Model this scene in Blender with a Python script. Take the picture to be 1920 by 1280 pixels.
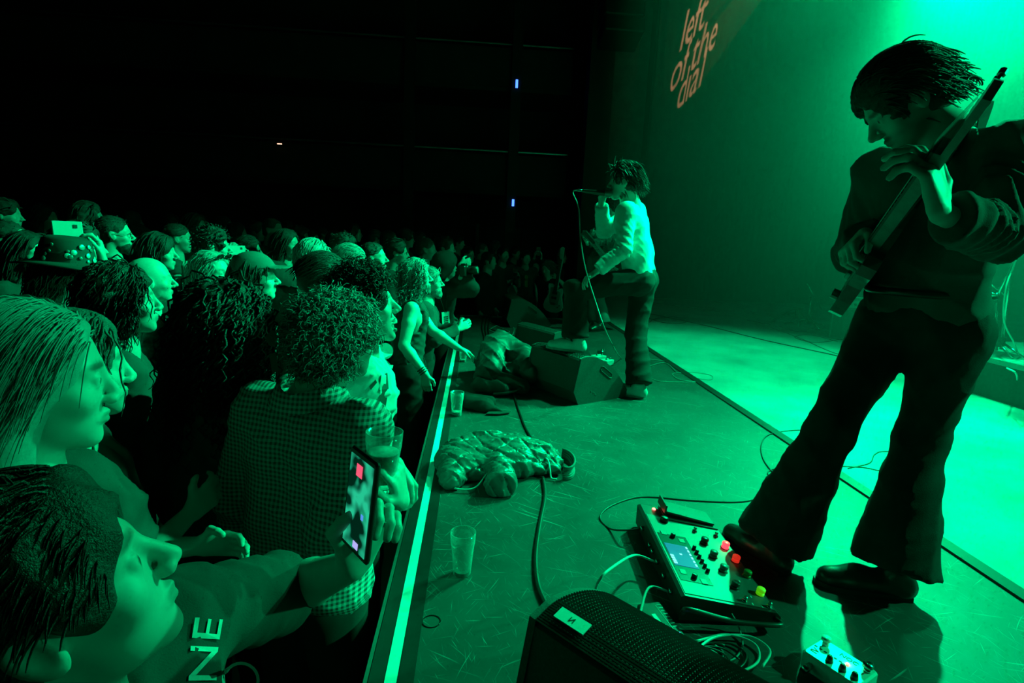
import bpy, math, random
import numpy as np
from mathutils import Matrix, Vector

# ------------------------------------------------------------------ scene, camera, light
scene = bpy.context.scene
for o in list(bpy.data.objects):
    bpy.data.objects.remove(o, do_unlink=True)
COL = scene.collection
vs = scene.view_settings
vs.view_transform = 'Standard'
vs.look = 'None'
vs.gamma = 1.0
vs.use_curve_mapping = False
vs.exposure = 0.22

# world axes: X runs upstage from the lip of the stage, Y along the lip, Z up; stage deck is z = 0
FPX, PITCH, ROLL, YAW, CAMH = 1050.0, math.radians(10.5), math.radians(2.65), math.radians(4.0), 1.10
CAMP = np.array([0.0, 0.0, CAMH])
_cy, _sy = math.cos(YAW), math.sin(YAW)
_c, _s = math.cos(ROLL), math.sin(ROLL)
_r0 = np.array([_cy, -_sy, 0.0])
_f0 = np.array([_sy * math.cos(PITCH), _cy * math.cos(PITCH), -math.sin(PITCH)])
_u0 = np.array([_sy * math.sin(PITCH), _cy * math.sin(PITCH), math.cos(PITCH)])
CR = _c * _r0 + _s * _u0
CU = -_s * _r0 + _c * _u0
cam_data = bpy.data.cameras.new('camera')
cam_data.sensor_width = 36.0
cam_data.lens = FPX / 1920.0 * 36.0
cam_data.clip_start = 0.02
cam_data.clip_end = 200.0
cam = bpy.data.objects.new('camera', cam_data)
COL.objects.link(cam)
cam.matrix_world = Matrix(((CR[0], CU[0], -_f0[0], 0.0), (CR[1], CU[1], -_f0[1], 0.0), (CR[2], CU[2], -_f0[2], CAMH), (0, 0, 0, 1)))
scene.camera = cam

world = bpy.data.worlds.new('world')
scene.world = world
world.use_nodes = True
world.node_tree.nodes['Background'].inputs[0].default_value = (0.0, 0.0, 0.0, 1)
world.node_tree.nodes['Background'].inputs[1].default_value = 0.0

GREEN = (0.0, 1.0, 0.31)


def spot(name, loc, target, power, size_deg, blend=0.6, radius=0.12, color=GREEN):
    d = bpy.data.lights.new(name, 'SPOT')
    d.energy = power
    d.color = color
    d.spot_size = math.radians(size_deg)
    d.spot_blend = blend
    d.shadow_soft_size = radius
    o = bpy.data.objects.new(name, d)
    COL.objects.link(o)
    o.location = loc
    o.rotation_euler = (Vector(target) - Vector(loc)).to_track_quat('-Z', 'Y').to_euler()
    return o


# stage lamps of the rig above and beyond the right edge of the picture, all gelled the same green;
# the first is the one whose glow shows at the top right of the photograph
spot('rig_backlight_offscreen', (4.78, 6.2, 4.42), (2.7, 1.5, 0.0), 4300, 54, 0.8, 0.10)
spot('rig_sidelight_offscreen', (6.6, 0.9, 3.5), (1.5, 1.75, 0.9), 1900, 28, 0.8, 0.10)
spot('rig_singer_backlight_offscreen', (6.4, 5.4, 4.3), (1.1, 4.1, 0.9), 3800, 20, 0.6, 0.10)
spot('rig_floor_wash_offscreen', (4.4, 4.2, 6.8), (2.6, 4.4, 0.0), 4300, 56, 1.0, 0.15)
spot('rig_crowd_wash_offscreen', (4.4, 5.2, 4.9), (-1.5, 3.1, 0.5), 5200, 43, 1.0, 0.15)

# ------------------------------------------------------------------ pixel helpers (1920 x 1280 frame)
def ray(px, py):
    return (px - 960.0) / FPX * CR + (640.0 - py) / FPX * CU + _f0


def at(px, py, d):
    """point seen at a pixel at depth d along the view axis"""
    return CAMP + ray(px, py) * d


def atz(px, py, z):
    r = ray(px, py)
    return CAMP + r * ((z - CAMH) / r[2])


def aty(px, py, y):
    r = ray(px, py)
    return CAMP + r * (y / r[1])


def view_angle(px):
    return math.atan((px - 960.0) / FPX) + YAW


# ------------------------------------------------------------------ materials
def _noise(nt, scale, detail=4.0, rough=0.6):
    n = nt.nodes.new('ShaderNodeTexNoise')
    n.inputs['Scale'].default_value = scale
    n.inputs['Detail'].default_value = detail
    n.inputs['Roughness'].default_value = rough
    tc = nt.nodes.new('ShaderNodeTexCoord')
    nt.links.new(tc.outputs['Object'], n.inputs['Vector'])
    return n


def mat(name, col, rough=0.6, metal=0.0, var=0.15, scale=12.0, bump=0.0, bscale=60.0, emit=None, estr=0.0, spec=0.5, tint=False, sheen=0.0):
    m = bpy.data.materials.new(name)
    m.use_nodes = True
    nt = m.node_tree
    b = nt.nodes['Principled BSDF']
    if not hasattr(col, '__len__'):
        col = (col, col, col)
    b.inputs['Roughness'].default_value = rough
    b.inputs['Metallic'].default_value = metal
    b.inputs['Specular IOR Level'].default_value = spec
    if sheen:
        b.inputs['Sheen Weight'].default_value = sheen
    if var > 0 or tint:
        n = _noise(nt, scale)
        r = nt.nodes.new('ShaderNodeValToRGB')
        r.color_ramp.elements[0].position = 0.3
        r.color_ramp.elements[1].position = 0.7
        r.color_ramp.elements[0].color = tuple(c * (1 - var) for c in col) + (1,)
        r.color_ramp.elements[1].color = tuple(min(1, c * (1 + var)) for c in col) + (1,)
        nt.links.new(n.outputs['Fac'], r.inputs['Fac'])
        out = r.outputs['Color']
        if tint:
            a = nt.nodes.new('ShaderNodeAttribute')
            a.attribute_name = 'tint'
            mx = nt.nodes.new('ShaderNodeMix')
            mx.data_type = 'RGBA'
            mx.blend_type = 'MULTIPLY'
            mx.inputs[0].default_value = 1.0
            nt.links.new(out, mx.inputs[6])
            nt.links.new(a.outputs['Color'], mx.inputs[7])
            out = mx.outputs[2]
        nt.links.new(out, b.inputs['Base Color'])
    else:
        b.inputs['Base Color'].default_value = tuple(col) + (1,)
    if bump > 0:
        n2 = _noise(nt, bscale)
        bp = nt.nodes.new('ShaderNodeBump')
        bp.inputs['Strength'].default_value = bump
        bp.inputs['Distance'].default_value = 0.004
        nt.links.new(n2.outputs['Fac'], bp.inputs['Height'])
        nt.links.new(bp.outputs['Normal'], b.inputs['Normal'])
    if emit:
        b.inputs['Emission Color'].default_value = tuple(emit) + (1,)
        b.inputs['Emission Strength'].default_value = estr
    return m


def hair_mat(name, v, rough=0.5, spec=0.5, relief=0.9):
    """fibrous: fine streaks in colour and relief"""
    m = mat(name, v, rough, var=0.45 if relief > 0.5 else 0.15, scale=70, spec=spec)
    nt = m.node_tree
    b = nt.nodes['Principled BSDF']
    w = _noise(nt, 230, 3.0, 0.7)
    bp = nt.nodes.new('ShaderNodeBump')
    bp.inputs['Strength'].default_value = relief
    bp.inputs['Distance'].default_value = 0.004
    nt.links.new(w.outputs['Fac'], bp.inputs['Height'])
    nt.links.new(bp.outputs['Normal'], b.inputs['Normal'])
    return m


def glass_mat(name, col=(1, 1, 1), gloss=0.10):
    """thin clear wall: see-through face on, bright at the rims"""
    m = bpy.data.materials.new(name)
    m.use_nodes = True
    nt = m.node_tree
    nt.nodes.remove(nt.nodes['Principled BSDF'])
    t = nt.nodes.new('ShaderNodeBsdfTransparent')
    t.inputs[0].default_value = tuple(col) + (1,)
    g = nt.nodes.new('ShaderNodeBsdfGlossy')
    g.inputs['Roughness'].default_value = 0.12
    d = nt.nodes.new('ShaderNodeBsdfDiffuse')
    d.inputs[0].default_value = (0.8, 0.8, 0.8, 1)
    ad = nt.nodes.new('ShaderNodeMixShader')
    ad.inputs[0].default_value = 0.55
    nt.links.new(g.outputs[0], ad.inputs[1])
    nt.links.new(d.outputs[0], ad.inputs[2])
    lw = nt.nodes.new('ShaderNodeLayerWeight')
    lw.inputs['Blend'].default_value = gloss
    mp = nt.nodes.new('ShaderNodeMapRange')
    mp.inputs[3].default_value = 0.05
    mp.inputs[4].default_value = 0.85
    nt.links.new(lw.outputs['Facing'], mp.inputs[0])
    mx = nt.nodes.new('ShaderNodeMixShader')
    nt.links.new(mp.outputs[0], mx.inputs[0])
    nt.links.new(t.outputs[0], mx.inputs[1])
    nt.links.new(ad.outputs[0], mx.inputs[2])
    nt.links.new(mx.outputs[0], nt.nodes['Material Output'].inputs['Surface'])
    return m


def check_mat(name, c0, c1, scale, rough=0.85):
    """woven gingham: two crossed sets of stripes"""
    m = bpy.data.materials.new(name)
    m.use_nodes = True
    nt = m.node_tree
    b = nt.nodes['Principled BSDF']
    b.inputs['Roughness'].default_value = rough
    tc = nt.nodes.new('ShaderNodeTexCoord')
    outs = []
    for axis in ('X', 'Z'):
        w = nt.nodes.new('ShaderNodeTexWave')
        w.bands_direction = axis
        w.inputs['Scale'].default_value = scale
        w.inputs['Distortion'].default_value = 0.25
        w.inputs['Detail Scale'].default_value = 2.0
        nt.links.new(tc.outputs['Object'], w.inputs['Vector'])
        r = nt.nodes.new('ShaderNodeValToRGB')
        r.color_ramp.elements[0].position = 0.42
        r.color_ramp.elements[1].position = 0.58
        nt.links.new(w.outputs['Fac'], r.inputs['Fac'])
        outs.append(r.outputs['Color'])
    a = nt.nodes.new('ShaderNodeMath')
    a.operation = 'ADD'
    nt.links.new(outs[0], a.inputs[0])
    nt.links.new(outs[1], a.inputs[1])
    mu = nt.nodes.new('ShaderNodeMath')
    mu.operation = 'MULTIPLY'
    mu.inputs[1].default_value = 0.5
    nt.links.new(a.outputs[0], mu.inputs[0])
    r = nt.nodes.new('ShaderNodeValToRGB')
    r.color_ramp.elements[0].color = tuple(c0) + (1,)
    r.color_ramp.elements[1].color = tuple(c1) + (1,)
    nt.links.new(mu.outputs[0], r.inputs['Fac'])
    nt.links.new(r.outputs['Color'], b.inputs['Base Color'])
    return m


# ------------------------------------------------------------------ objects
def tag(o, label=None, cat=None, group=None, kind=None):
    if label:
        o['label'] = label
    if cat:
        o['category'] = cat
    if group:
        o['group'] = group
    if kind:
        o['kind'] = kind
    return o


def empty(name, loc=(0, 0, 0)):
    o = bpy.data.objects.new(name, None)
    o.empty_display_size = 0.1
    COL.objects.link(o)
    o.location = loc
    return o


def put(name, me, m, parent=None, smooth=True):
    """mesh in world coordinates -> object, kept in world place under its parent"""
    if m is not None:
        if isinstance(m, (list, tuple)):
            for q in m:
                me.materials.append(q)
        else:
            me.materials.append(m)
    if smooth and len(me.polygons):
        me.polygons.foreach_set('use_smooth', np.ones(len(me.polygons), dtype=bool))
    o = bpy.data.objects.new(name, me)
    COL.objects.link(o)
    if parent is not None:
        o.parent = parent
        if parent.type == 'EMPTY':
            o.matrix_parent_inverse = Matrix.Translation(-parent.location)
    return o


def mesh_np(name, V, F, k=4):
    """fast mesh from numpy verts and equal-sided faces"""
    me = bpy.data.meshes.new(name)
    V = np.ascontiguousarray(V, dtype=np.float32)
    F = np.ascontiguousarray(F, dtype=np.int32)
    me.vertices.add(len(V))
    me.vertices.foreach_set('co', V.ravel())
    me.loops.add(F.size)
    me.loops.foreach_set('vertex_index', F.ravel())
    me.polygons.add(len(F))
    me.polygons.foreach_set('loop_start', np.arange(0, F.size, k, dtype=np.int32))
    me.update(calc_edges=True)
    return me


class MB:
    """collects simple shapes of ONE part, in world coordinates"""

    def __init__(s):
        s.v, s.f = [], []

    def add(s, V, F):
        n = len(s.v)
        s.v += [tuple(map(float, p)) for p in V]
        s.f += [tuple(i + n for i in q) for q in F]
        return s

    def box(s, c, h, R=None, bev=0.0):
        c = np.array(c, float)
        h = np.array(h, float)
        R = np.eye(3) if R is None else R
        if bev <= 0:
            V = [c + R @ (h * np.array((i, j, k))) for i in (-1, 1) for j in (-1, 1) for k in (-1, 1)]
            F = [(0, 1, 3, 2), (4, 6, 7, 5), (0, 4, 5, 1), (2, 3, 7, 6), (0, 2, 6, 4), (1, 5, 7, 3)]
            return s.add(V, F)
        # chamfered box
        prof = [(1, 1 - bev / h[1]), (1 - bev / h[0], 1), (-1 + bev / h[0], 1), (-1, 1 - bev / h[1]), (-1, -1 + bev / h[1]), (-1 + bev / h[0], -1), (1 - bev / h[0], -1), (1, -1 + bev / h[1])]
        V = []
        for z, sc in ((-1, 1 - bev / max(h[0], h[1])), (-1 + bev / h[2], 1), (1 - bev / h[2], 1), (1, 1 - bev / max(h[0], h[1]))):
            for x, y in prof:
                V.append(c + R @ np.array((x * h[0] * sc, y * h[1] * sc, z * h[2])))
        F = [tuple(range(7, -1, -1)), tuple(range(24, 32))]
        for r in range(3):
            for i in range(8):
                j = (i + 1) % 8
                F.append((r * 8 + i, r * 8 + j, r * 8 + 8 + j, r * 8 + 8 + i))
        return s.add(V, F)

    def prism(s, poly, axis_a, axis_b, origin, ext, thick):
        """polygon in the (axis_a, axis_b) plane at origin, extruded along ext by +-thick/2"""
        o = np.array(origin, float)
        A, B, E = (np.array(q, float) for q in (axis_a, axis_b, ext))
        n = len(poly)
        V = [o + A * a + B * b - E * thick / 2 for a, b in poly] + [o + A * a + B * b + E * thick / 2 for a, b in poly]
        F = [tuple(range(n - 1, -1, -1)), tuple(range(n, 2 * n))] + [(i, (i + 1) % n, n + (i + 1) % n, n + i) for i in range(n)]
        return s.add(V, F)

    def cyl(s, a, b, ra, rb=None, n=12):
        return s.lathe(a, b, [(0, ra), (1, ra if rb is None else rb)], n)

    def lathe(s, a, b, prof, n=16, caps=True):
        """prof: (t along a->b, radius)"""
        a = np.array(a, float)
        b = np.array(b, float)
        d = b - a
        u = d / np.linalg.norm(d)
        w = np.array((1, 0, 0)) if abs(u[0]) < 0.9 else np.array((0, 1, 0))
        e1 = np.cross(u, w)
        e1 /= np.linalg.norm(e1)
        e2 = np.cross(u, e1)
        V, F = [], []
        for t, r in prof:
            for i in range(n):
                q = 2 * math.pi * i / n
                V.append(a + d * t + (e1 * math.cos(q) + e2 * math.sin(q)) * r)
        m = len(prof)
        for k in range(m - 1):
            for i in range(n):
                j = (i + 1) % n
                F.append((k * n + i, k * n + j, k * n + n + j, k * n + n + i))
        if caps:
            F.append(tuple(range(n - 1, -1, -1)))
            F.append(tuple(range((m - 1) * n, m * n)))
        return s.add(V, F)

    def tube(s, pts, r, n=6, closed=False):
        P = np.array(pts, float)
        m = len(P)
        rr = r if hasattr(r, '__len__') else [r] * m
        T = np.gradient(P, axis=0)
        T /= np.linalg.norm(T, axis=1)[:, None] + 1e-9
        e = np.cross(T[0], (0.13, 0.31, 0.94))
        e /= np.linalg.norm(e) + 1e-9
        V, F = [], []
        for k in range(m):
            e = e - T[k] * np.dot(e, T[k])
            e /= np.linalg.norm(e) + 1e-9
            g = np.cross(T[k], e)
            for i in range(n):
                q = 2 * math.pi * i / n
                V.append(P[k] + (e * math.cos(q) + g * math.sin(q)) * rr[k])
        for k in range(m - 1):
            for i in range(n):
                j = (i + 1) % n
                F.append((k * n + i, k * n + j, k * n + n + j, k * n + n + i))
        F.append(tuple(range(n - 1, -1, -1)))
        F.append(tuple(range((m - 1) * n, m * n)))
        return s.add(V, F)

    def mesh(s, name):
        me = bpy.data.meshes.new(name)
        me.from_pydata(s.v, [], s.f)
        me.validate()
        me.update()
        return me

    def put(s, name, m, parent=None, smooth=False):
        return put(name, s.mesh(name), m, parent, smooth)


def spline(pts, n=60):
    """Catmull-Rom through the points"""
    P = np.array(pts, float)
    P = np.vstack([2 * P[0] - P[1], P, 2 * P[-1] - P[-2]])
    segs = len(P) - 3
    out = []
    for k in range(n):
        u = k / (n - 1) * segs
        i = min(int(u), segs - 1)
        t = u - i
        a, b, c, d = P[i:i + 4]
        out.append(0.5 * ((2 * b) + (c - a) * t + (2 * a - 5 * b + 4 * c - d) * t * t + (3 * b - a - 3 * c + d) * t ** 3))
    return np.array(out)


def text_mesh(body, size=1.0, ext=0.0, shear=0.0, spacing=1.0):
    cu = bpy.data.curves.new('lettering', 'FONT')
    cu.body = body
    cu.size = size
    cu.extrude = ext
    cu.shear = shear
    cu.space_character = spacing
    cu.align_x = 'CENTER'
    cu.align_y = 'CENTER'
    cu.resolution_u = 3
    o = bpy.data.objects.new('lettering', cu)
    COL.objects.link(o)
    bpy.context.view_layer.update()
    me = bpy.data.meshes.new_from_object(o)
    bpy.data.objects.remove(o, do_unlink=True)
    return me


def lettering(name, body, m, parent, origin, xa, ya, size, ext=0.0005, shear=0.0, spacing=1.0, bold=0.0):
    """flat letters laid in the plane (xa, ya) at origin"""
    me = text_mesh(body, size, ext, shear, spacing)
    X = np.array(xa, float) / np.linalg.norm(xa)
    Y = np.array(ya, float) / np.linalg.norm(ya)
    Z = np.cross(X, Y)
    n = len(me.vertices)
    c = np.empty(n * 3)
    me.vertices.foreach_get('co', c)
    c = c.reshape(-1, 3)
    w = np.array(origin, float) + c[:, :1] * X + c[:, 1:2] * Y + c[:, 2:3] * Z
    me.vertices.foreach_set('co', w.ravel())
    me.update()
    return put(name, me, m, parent, smooth=False)


# ------------------------------------------------------------------ distance-field modelling
def unit(v):
    v = np.array(v, float)
    return v / (np.linalg.norm(v) + 1e-12)


def smin(a, b, k):
    if k <= 0:
        return np.minimum(a, b)
    h = np.clip(0.5 + 0.5 * (b - a) / k, 0, 1)
    return b + (a - b) * h - k * h * (1 - h)


def smax(a, b, k):
    return -smin(-a, -b, k)


def d_cone(X, Y, Z, a, b, ra, rb):
    ab = np.array(b, float) - np.array(a, float)
    L = float(ab @ ab) + 1e-12
    x, y, z = X - a[0], Y - a[1], Z - a[2]
    t = np.clip((x * ab[0] + y * ab[1] + z * ab[2]) / L, 0, 1)
    x, y, z = x - t * ab[0], y - t * ab[1], z - t * ab[2]
    return np.sqrt(x * x + y * y + z * z) - (ra + (rb - ra) * t)


def d_ell(X, Y, Z, c, r):
    x, y, z = (X - c[0]) / r[0], (Y - c[1]) / r[1], (Z - c[2]) / r[2]
    k0 = np.sqrt(x * x + y * y + z * z)
    k1 = np.sqrt((x / r[0]) ** 2 + (y / r[1]) ** 2 + (z / r[2]) ** 2) + 1e-6
    return k0 * (k0 - 1) / k1


def wavy(X, Y, Z, seed, freq, n=4):
    g = np.random.default_rng(seed)
    s = 0.0
    for i in range(n):
        d = unit(g.normal(size=3)) * freq * g.uniform(0.7, 1.5)
        e = unit(g.normal(size=3)) * freq * 0.6
        s = s + np.sin(X * d[0] + Y * d[1] + Z * d[2] + g.uniform(0, 6.3) + 1.3 * np.sin(X * e[0] + Y * e[1] + Z * e[2]))
    return s / n


def creases(X, Y, Z, seed, freq, n=3):
    """sharp-crested folds"""
    g = np.random.default_rng(seed)
    s = 0.0
    for i in range(n):
        d = unit(g.normal(size=3) * np.array((1, 1, 1.6))) * freq * g.uniform(0.6, 1.5)
        e = unit(g.normal(size=3)) * freq * 0.5
        w = np.sin(X * d[0] + Y * d[1] + Z * d[2] + g.uniform(0, 6.3) + 1.6 * np.sin(X * e[0] + Y * e[1] + Z * e[2]))
        s = s + (1 - np.abs(w)) ** 2
    return s / n


class Vox:
    def __init__(s, lo, hi, v):
        s.v = v
        s.lo = np.array(lo, float)
        s.n = np.maximum(np.ceil((np.array(hi, float) - s.lo) / v).astype(int) + 1, 3)
        s.a = np.full(s.n, 0.4, np.float32)

    def block(s, lo, hi):
        i0 = np.clip(np.floor((np.array(lo) - s.lo) / s.v).astype(int), 0, s.n)
        i1 = np.clip(np.ceil((np.array(hi) - s.lo) / s.v).astype(int) + 1, 0, s.n)
        sl = tuple(slice(int(p), int(q)) for p, q in zip(i0, i1))
        ax = [(s.lo[k] + np.arange(i0[k], i1[k]) * s.v).astype(np.float32) for k in range(3)]
        return sl, ax[0][:, None, None], ax[1][None, :, None], ax[2][None, None, :]

    def all(s):
        return s.block(s.lo, s.lo + s.n * s.v)

    def cone(s, a, b, ra, rb=None, k=0.0):
        rb = ra if rb is None else rb
        a, b = np.array(a, float), np.array(b, float)
        R = max(ra, rb) + k + 3 * s.v
        sl, X, Y, Z = s.block(np.minimum(a, b) - R, np.maximum(a, b) + R)
        if s.a[sl].size:
            s.a[sl] = smin(s.a[sl], d_cone(X, Y, Z, a, b, ra, rb), k)
        return s

    def chain(s, pts, rs, k=0.0):
        for i in range(len(pts) - 1):
            s.cone(pts[i], pts[i + 1], rs[i], rs[i + 1], k)
        return s

    def ball(s, c, r, k=0.0):
        return s.cone(c, np.array(c) + 1e-4, r, r, k)

    def local(s, c, R, half):
        """block around c with coordinates in the frame R (columns are local axes)"""
        c = np.array(c, float)
        sl, X, Y, Z = s.block(c - half, c + half)
        x, y, z = X - c[0], Y - c[1], Z - c[2]
        L = [R[0, i] * x + R[1, i] * y + R[2, i] * z for i in range(3)]
        return sl, L[0], L[1], L[2]

    def cut_plane(s, p, n, k=0.0, lo=None, hi=None):
        """remove what lies on the side of p that n points to"""
        p, n = np.array(p, float), unit(n)
        sl, X, Y, Z = s.all() if lo is None else s.block(lo, hi)
        if s.a[sl].size:
            s.a[sl] = smax(s.a[sl], (X - p[0]) * n[0] + (Y - p[1]) * n[1] + (Z - p[2]) * n[2], k)
        return s

    def sub_cone(s, a, b, ra, rb=None, k=0.0):
        rb = ra if rb is None else rb
        a, b = np.array(a, float), np.array(b, float)
        R = max(ra, rb) + k + 3 * s.v
        sl, X, Y, Z = s.block(np.minimum(a, b) - R, np.maximum(a, b) + R)
        if s.a[sl].size:
            s.a[sl] = smax(s.a[sl], -d_cone(X, Y, Z, a, b, ra, rb), k)
        return s

    def folds(s, amp, freq, seed, kind='crease'):
        sl, X, Y, Z = s.all()
        X, Y, Z = X - s.lo[0], Y - s.lo[1], Z - s.lo[2]
        near = s.a < 0.06
        f = creases(X, Y, Z, seed, freq) if kind == 'crease' else wavy(X, Y, Z, seed, freq)
        s.a = np.where(near, s.a + amp * (0.5 - f if kind == 'crease' else f), s.a).astype(np.float32)
        return s

    def nets(s):
        """naive surface nets -> vertices, quads"""
        A = np.pad(s.a, 1, constant_values=0.4)
        ins = A < 0
        n = A.shape
        c = [ins[i:n[0] - 1 + i, j:n[1] - 1 + j, k:n[2] - 1 + k] for i in (0, 1) for j in (0, 1) for k in (0, 1)]
        tot = c[0].astype(np.int8)
        for q in c[1:]:
            tot = tot + q
        cells = np.argwhere((tot > 0) & (tot < 8))
        if len(cells) == 0:
            return np.zeros((0, 3)), np.zeros((0, 4), int)
        idx = np.full(tuple(m - 1 for m in n), -1, np.int32)
        idx[cells[:, 0], cells[:, 1], cells[:, 2]] = np.arange(len(cells))
        off = [(i, j, k) for i in (0, 1) for j in (0, 1) for k in (0, 1)]
        val = np.stack([A[cells[:, 0] + i, cells[:, 1] + j, cells[:, 2] + k] for i, j, k in off], 1)
        P = np.zeros((len(cells), 3), np.float32)
        C = np.zeros(len(cells), np.float32)
        for p in range(8):
            for q in range(p + 1, 8):
                dv = np.array(off[q]) - np.array(off[p])
                if np.abs(dv).sum() != 1:
                    continue
                a, b = val[:, p], val[:, q]
                m = (a < 0) != (b < 0)
                t = np.where(m, a / np.where(m, a - b, 1), 0)
                P += np.where(m[:, None], np.array(off[p]) + t[:, None] * dv, 0)
                C += m
        V = (cells + P / C[:, None] - 1) * s.v + s.lo
        quads = []
        for ax in range(3):
            sl0 = [slice(1, -1)] * 3
            sl1 = [slice(1, -1)] * 3
            sl0[ax] = slice(0, n[ax] - 1)
            sl1[ax] = slice(1, n[ax])
            a, b = ins[tuple(sl0)], ins[tuple(sl1)]
            e = np.argwhere(a != b)
            if not len(e):
                continue
            flip = a[e[:, 0], e[:, 1], e[:, 2]]
            base = e.copy()
            o = [q for q in range(3) if q != ax]
            base[:, o[0]] += 1
            base[:, o[1]] += 1
            ids = []
            for du, dv in ((-1, -1), (0, -1), (0, 0), (-1, 0)):
                w = base.copy()
                w[:, o[0]] += du
                w[:, o[1]] += dv
                ids.append(idx[w[:, 0], w[:, 1], w[:, 2]])
            Q = np.stack(ids, 1)
            rev = flip if ax != 1 else ~flip
            Q[~rev] = Q[~rev][:, ::-1]
            quads.append(Q)
        return V, np.concatenate(quads)

    def put(s, name, m, parent=None):
        V, Q = s.nets()
        return put(name, mesh_np(name, V, Q), m, parent)


def thin(o, ratio):
    """drop the edges a smooth surface can spare"""
    if len(o.data.polygons) > 600:
        d = o.modifiers.new('thin', 'DECIMATE')
        d.ratio = ratio
    return o


def set_tint(me, T):
    a = me.attributes.new('tint', 'FLOAT_COLOR', 'POINT')
    d = np.ones((len(me.vertices), 4), np.float32)
    d[:, :3] = T if T.ndim == 2 else T[:, None]
    a.data.foreach_set('color', d.ravel())


def rot(yaw, pitch=0.0, roll=0.0):
    """columns: right, front, up of something that fronts +Y; yaw about Z, pitch lifts the front, roll tips to its right"""
    cy, sy = math.cos(yaw), math.sin(yaw)
    cp, sp = math.cos(pitch), math.sin(pitch)
    cr, sr = math.cos(roll), math.sin(roll)
    Rz = np.array(((cy, -sy, 0), (sy, cy, 0), (0, 0, 1)))
    Rx = np.array(((1, 0, 0), (0, cp, -sp), (0, sp, cp)))
    Ry = np.array(((cr, 0, sr), (0, 1, 0), (-sr, 0, cr)))
    return Rz @ Rx @ Ry

# ------------------------------------------------------------------ people
FLOOR_Z = -0.85
SKIN = [mat('skin_pale', (0.55, 0.50, 0.47), 0.5, var=0.06, tint=True), mat('skin_mid', (0.42, 0.38, 0.35), 0.5, var=0.06, tint=True)]
HAIRM = {'black': hair_mat('hair_black', 0.016, 0.45, 0.6), 'dark': hair_mat('hair_dark', 0.034, 0.5), 'brown': hair_mat('hair_brown', 0.09, 0.5), 'fair': hair_mat('hair_fair', 0.28, 0.5), 'blond': hair_mat('hair_blond', 0.36, 0.45, 0.4, 0.18)}
CLOTH = {}


def cloth(v, name=None):
    key = name or 'cloth_%03d' % int(v * 1000)
    if key not in CLOTH:
        CLOTH[key] = mat(key, v, 0.85, var=0.18, scale=9, bump=0.25, bscale=420, spec=0.25)
    return CLOTH[key]


def head_field(X, Y, Z, o):
    """face front is +Y; crown at z = .12, chin at z = -.115"""
    op = o.get('open', 0.0)
    fem = o.get('female', False)
    nz = o.get('nose', 1.0)
    ax = np.abs(X)
    d = d_ell(X, Y, Z, (0, -0.012, 0.034), (0.077, 0.097, 0.086))
    d = smin(d, d_ell(X, Y, Z, (0, 0.026, -0.020), (0.066, 0.064, 0.085)), 0.03)
    jw = 0.044 if fem else 0.051
    d = smin(d, d_ell(X, Y, Z, (0, 0.034, -0.070 - op * 0.012), (jw, 0.050, 0.036)), 0.025)
    d = smin(d, d_ell(X, Y, Z, (0, 0.068, -0.098 - op * 0.016), (0.021, 0.020, 0.017)), 0.022)
    # brow, cheekbones
    br = 0.010 if fem else 0.013
    d = smin(d, d_cone(ax, Y, Z, (0.010, 0.080, 0.022), (0.046, 0.066, 0.024), br, br * 0.8), 0.014)
    d = smin(d, d_ell(ax, Y, Z, (0.043, 0.060, -0.026), (0.022, 0.020, 0.018)), 0.022)
    # eye sockets, balls and lids
    d = smax(d, -d_ell(ax, Y, Z, (0.031, 0.101, 0.003), (0.020, 0.018, 0.013)), 0.012)
    d = smin(d, d_ell(ax, Y, Z, (0.031, 0.0765, 0.003), (0.0135, 0.0130, 0.0125)), 0.002)
    lid = smax(d_ell(ax, Y, Z, (0.031, 0.0765, 0.003), (0.0160, 0.0146, 0.0140)), 0.0078 - Z + o.get('squint', 0.0), 0.002)
    d = smin(d, lid, 0.003)
    low = smax(d_ell(ax, Y, Z, (0.031, 0.0765, 0.001), (0.0155, 0.0140, 0.0135)), Z + 0.0052, 0.002)
    d = smin(d, low, 0.003)
    # nose
    d = smin(d, d_cone(X, Y, Z, (0, 0.086, 0.014), (0, 0.099 + 0.0165 * nz, -0.028), 0.0085, 0.0095 + 0.001 * nz), 0.010)
    d = smin(d, d_ell(ax, Y, Z, (0.0115, 0.101, -0.034), (0.0085, 0.011, 0.0085)), 0.007)
    d = smax(d, -d_ell(ax, Y, Z, (0.006, 0.109, -0.044), (0.0035, 0.006, 0.006)), 0.003)
    # mouth
    lp = 0.0062 if not fem else 0.0068
    d = smin(d, d_cone(ax, Y, Z, (0.0, 0.0935, -0.0580), (0.021, 0.082, -0.0630), lp, 0.003), 0.007)
    zl = -0.0690 - op * 0.022
    d = smin(d, d_cone(ax, Y, Z, (0.0, 0.0915, zl), (0.020, 0.081, -0.0655 - op * 0.008), lp * 1.1, 0.003), 0.007)
    if op > 0:
        d = smax(d, -d_ell(X, Y, Z, (0, 0.094, -0.0645 - op * 0.010), (0.026, 0.034, 0.003 + op * 0.0085)), 0.003)
        d = smin(d, smax(d_ell(X, Y, Z, (0, 0.066, -0.062), (0.019, 0.024, 0.007)), 0.0, 0), 0.001)
    else:
        d = smax(d, -d_cone(ax, Y, Z, (0.0, 0.1005, -0.0635), (0.021, 0.088, -0.0645), 0.0022, 0.0018), 0.003)
    # ears
    e = d_ell(ax, Y + 0.25 * Z, Z, (0.0775, -0.010, -0.006), (0.010, 0.019, 0.032))
    e = smax(e, -d_ell(ax, Y + 0.25 * Z, Z, (0.088, -0.006, -0.002), (0.008, 0.011, 0.020)), 0.004)
    d = smin(d, e, 0.006)
    return d


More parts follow.
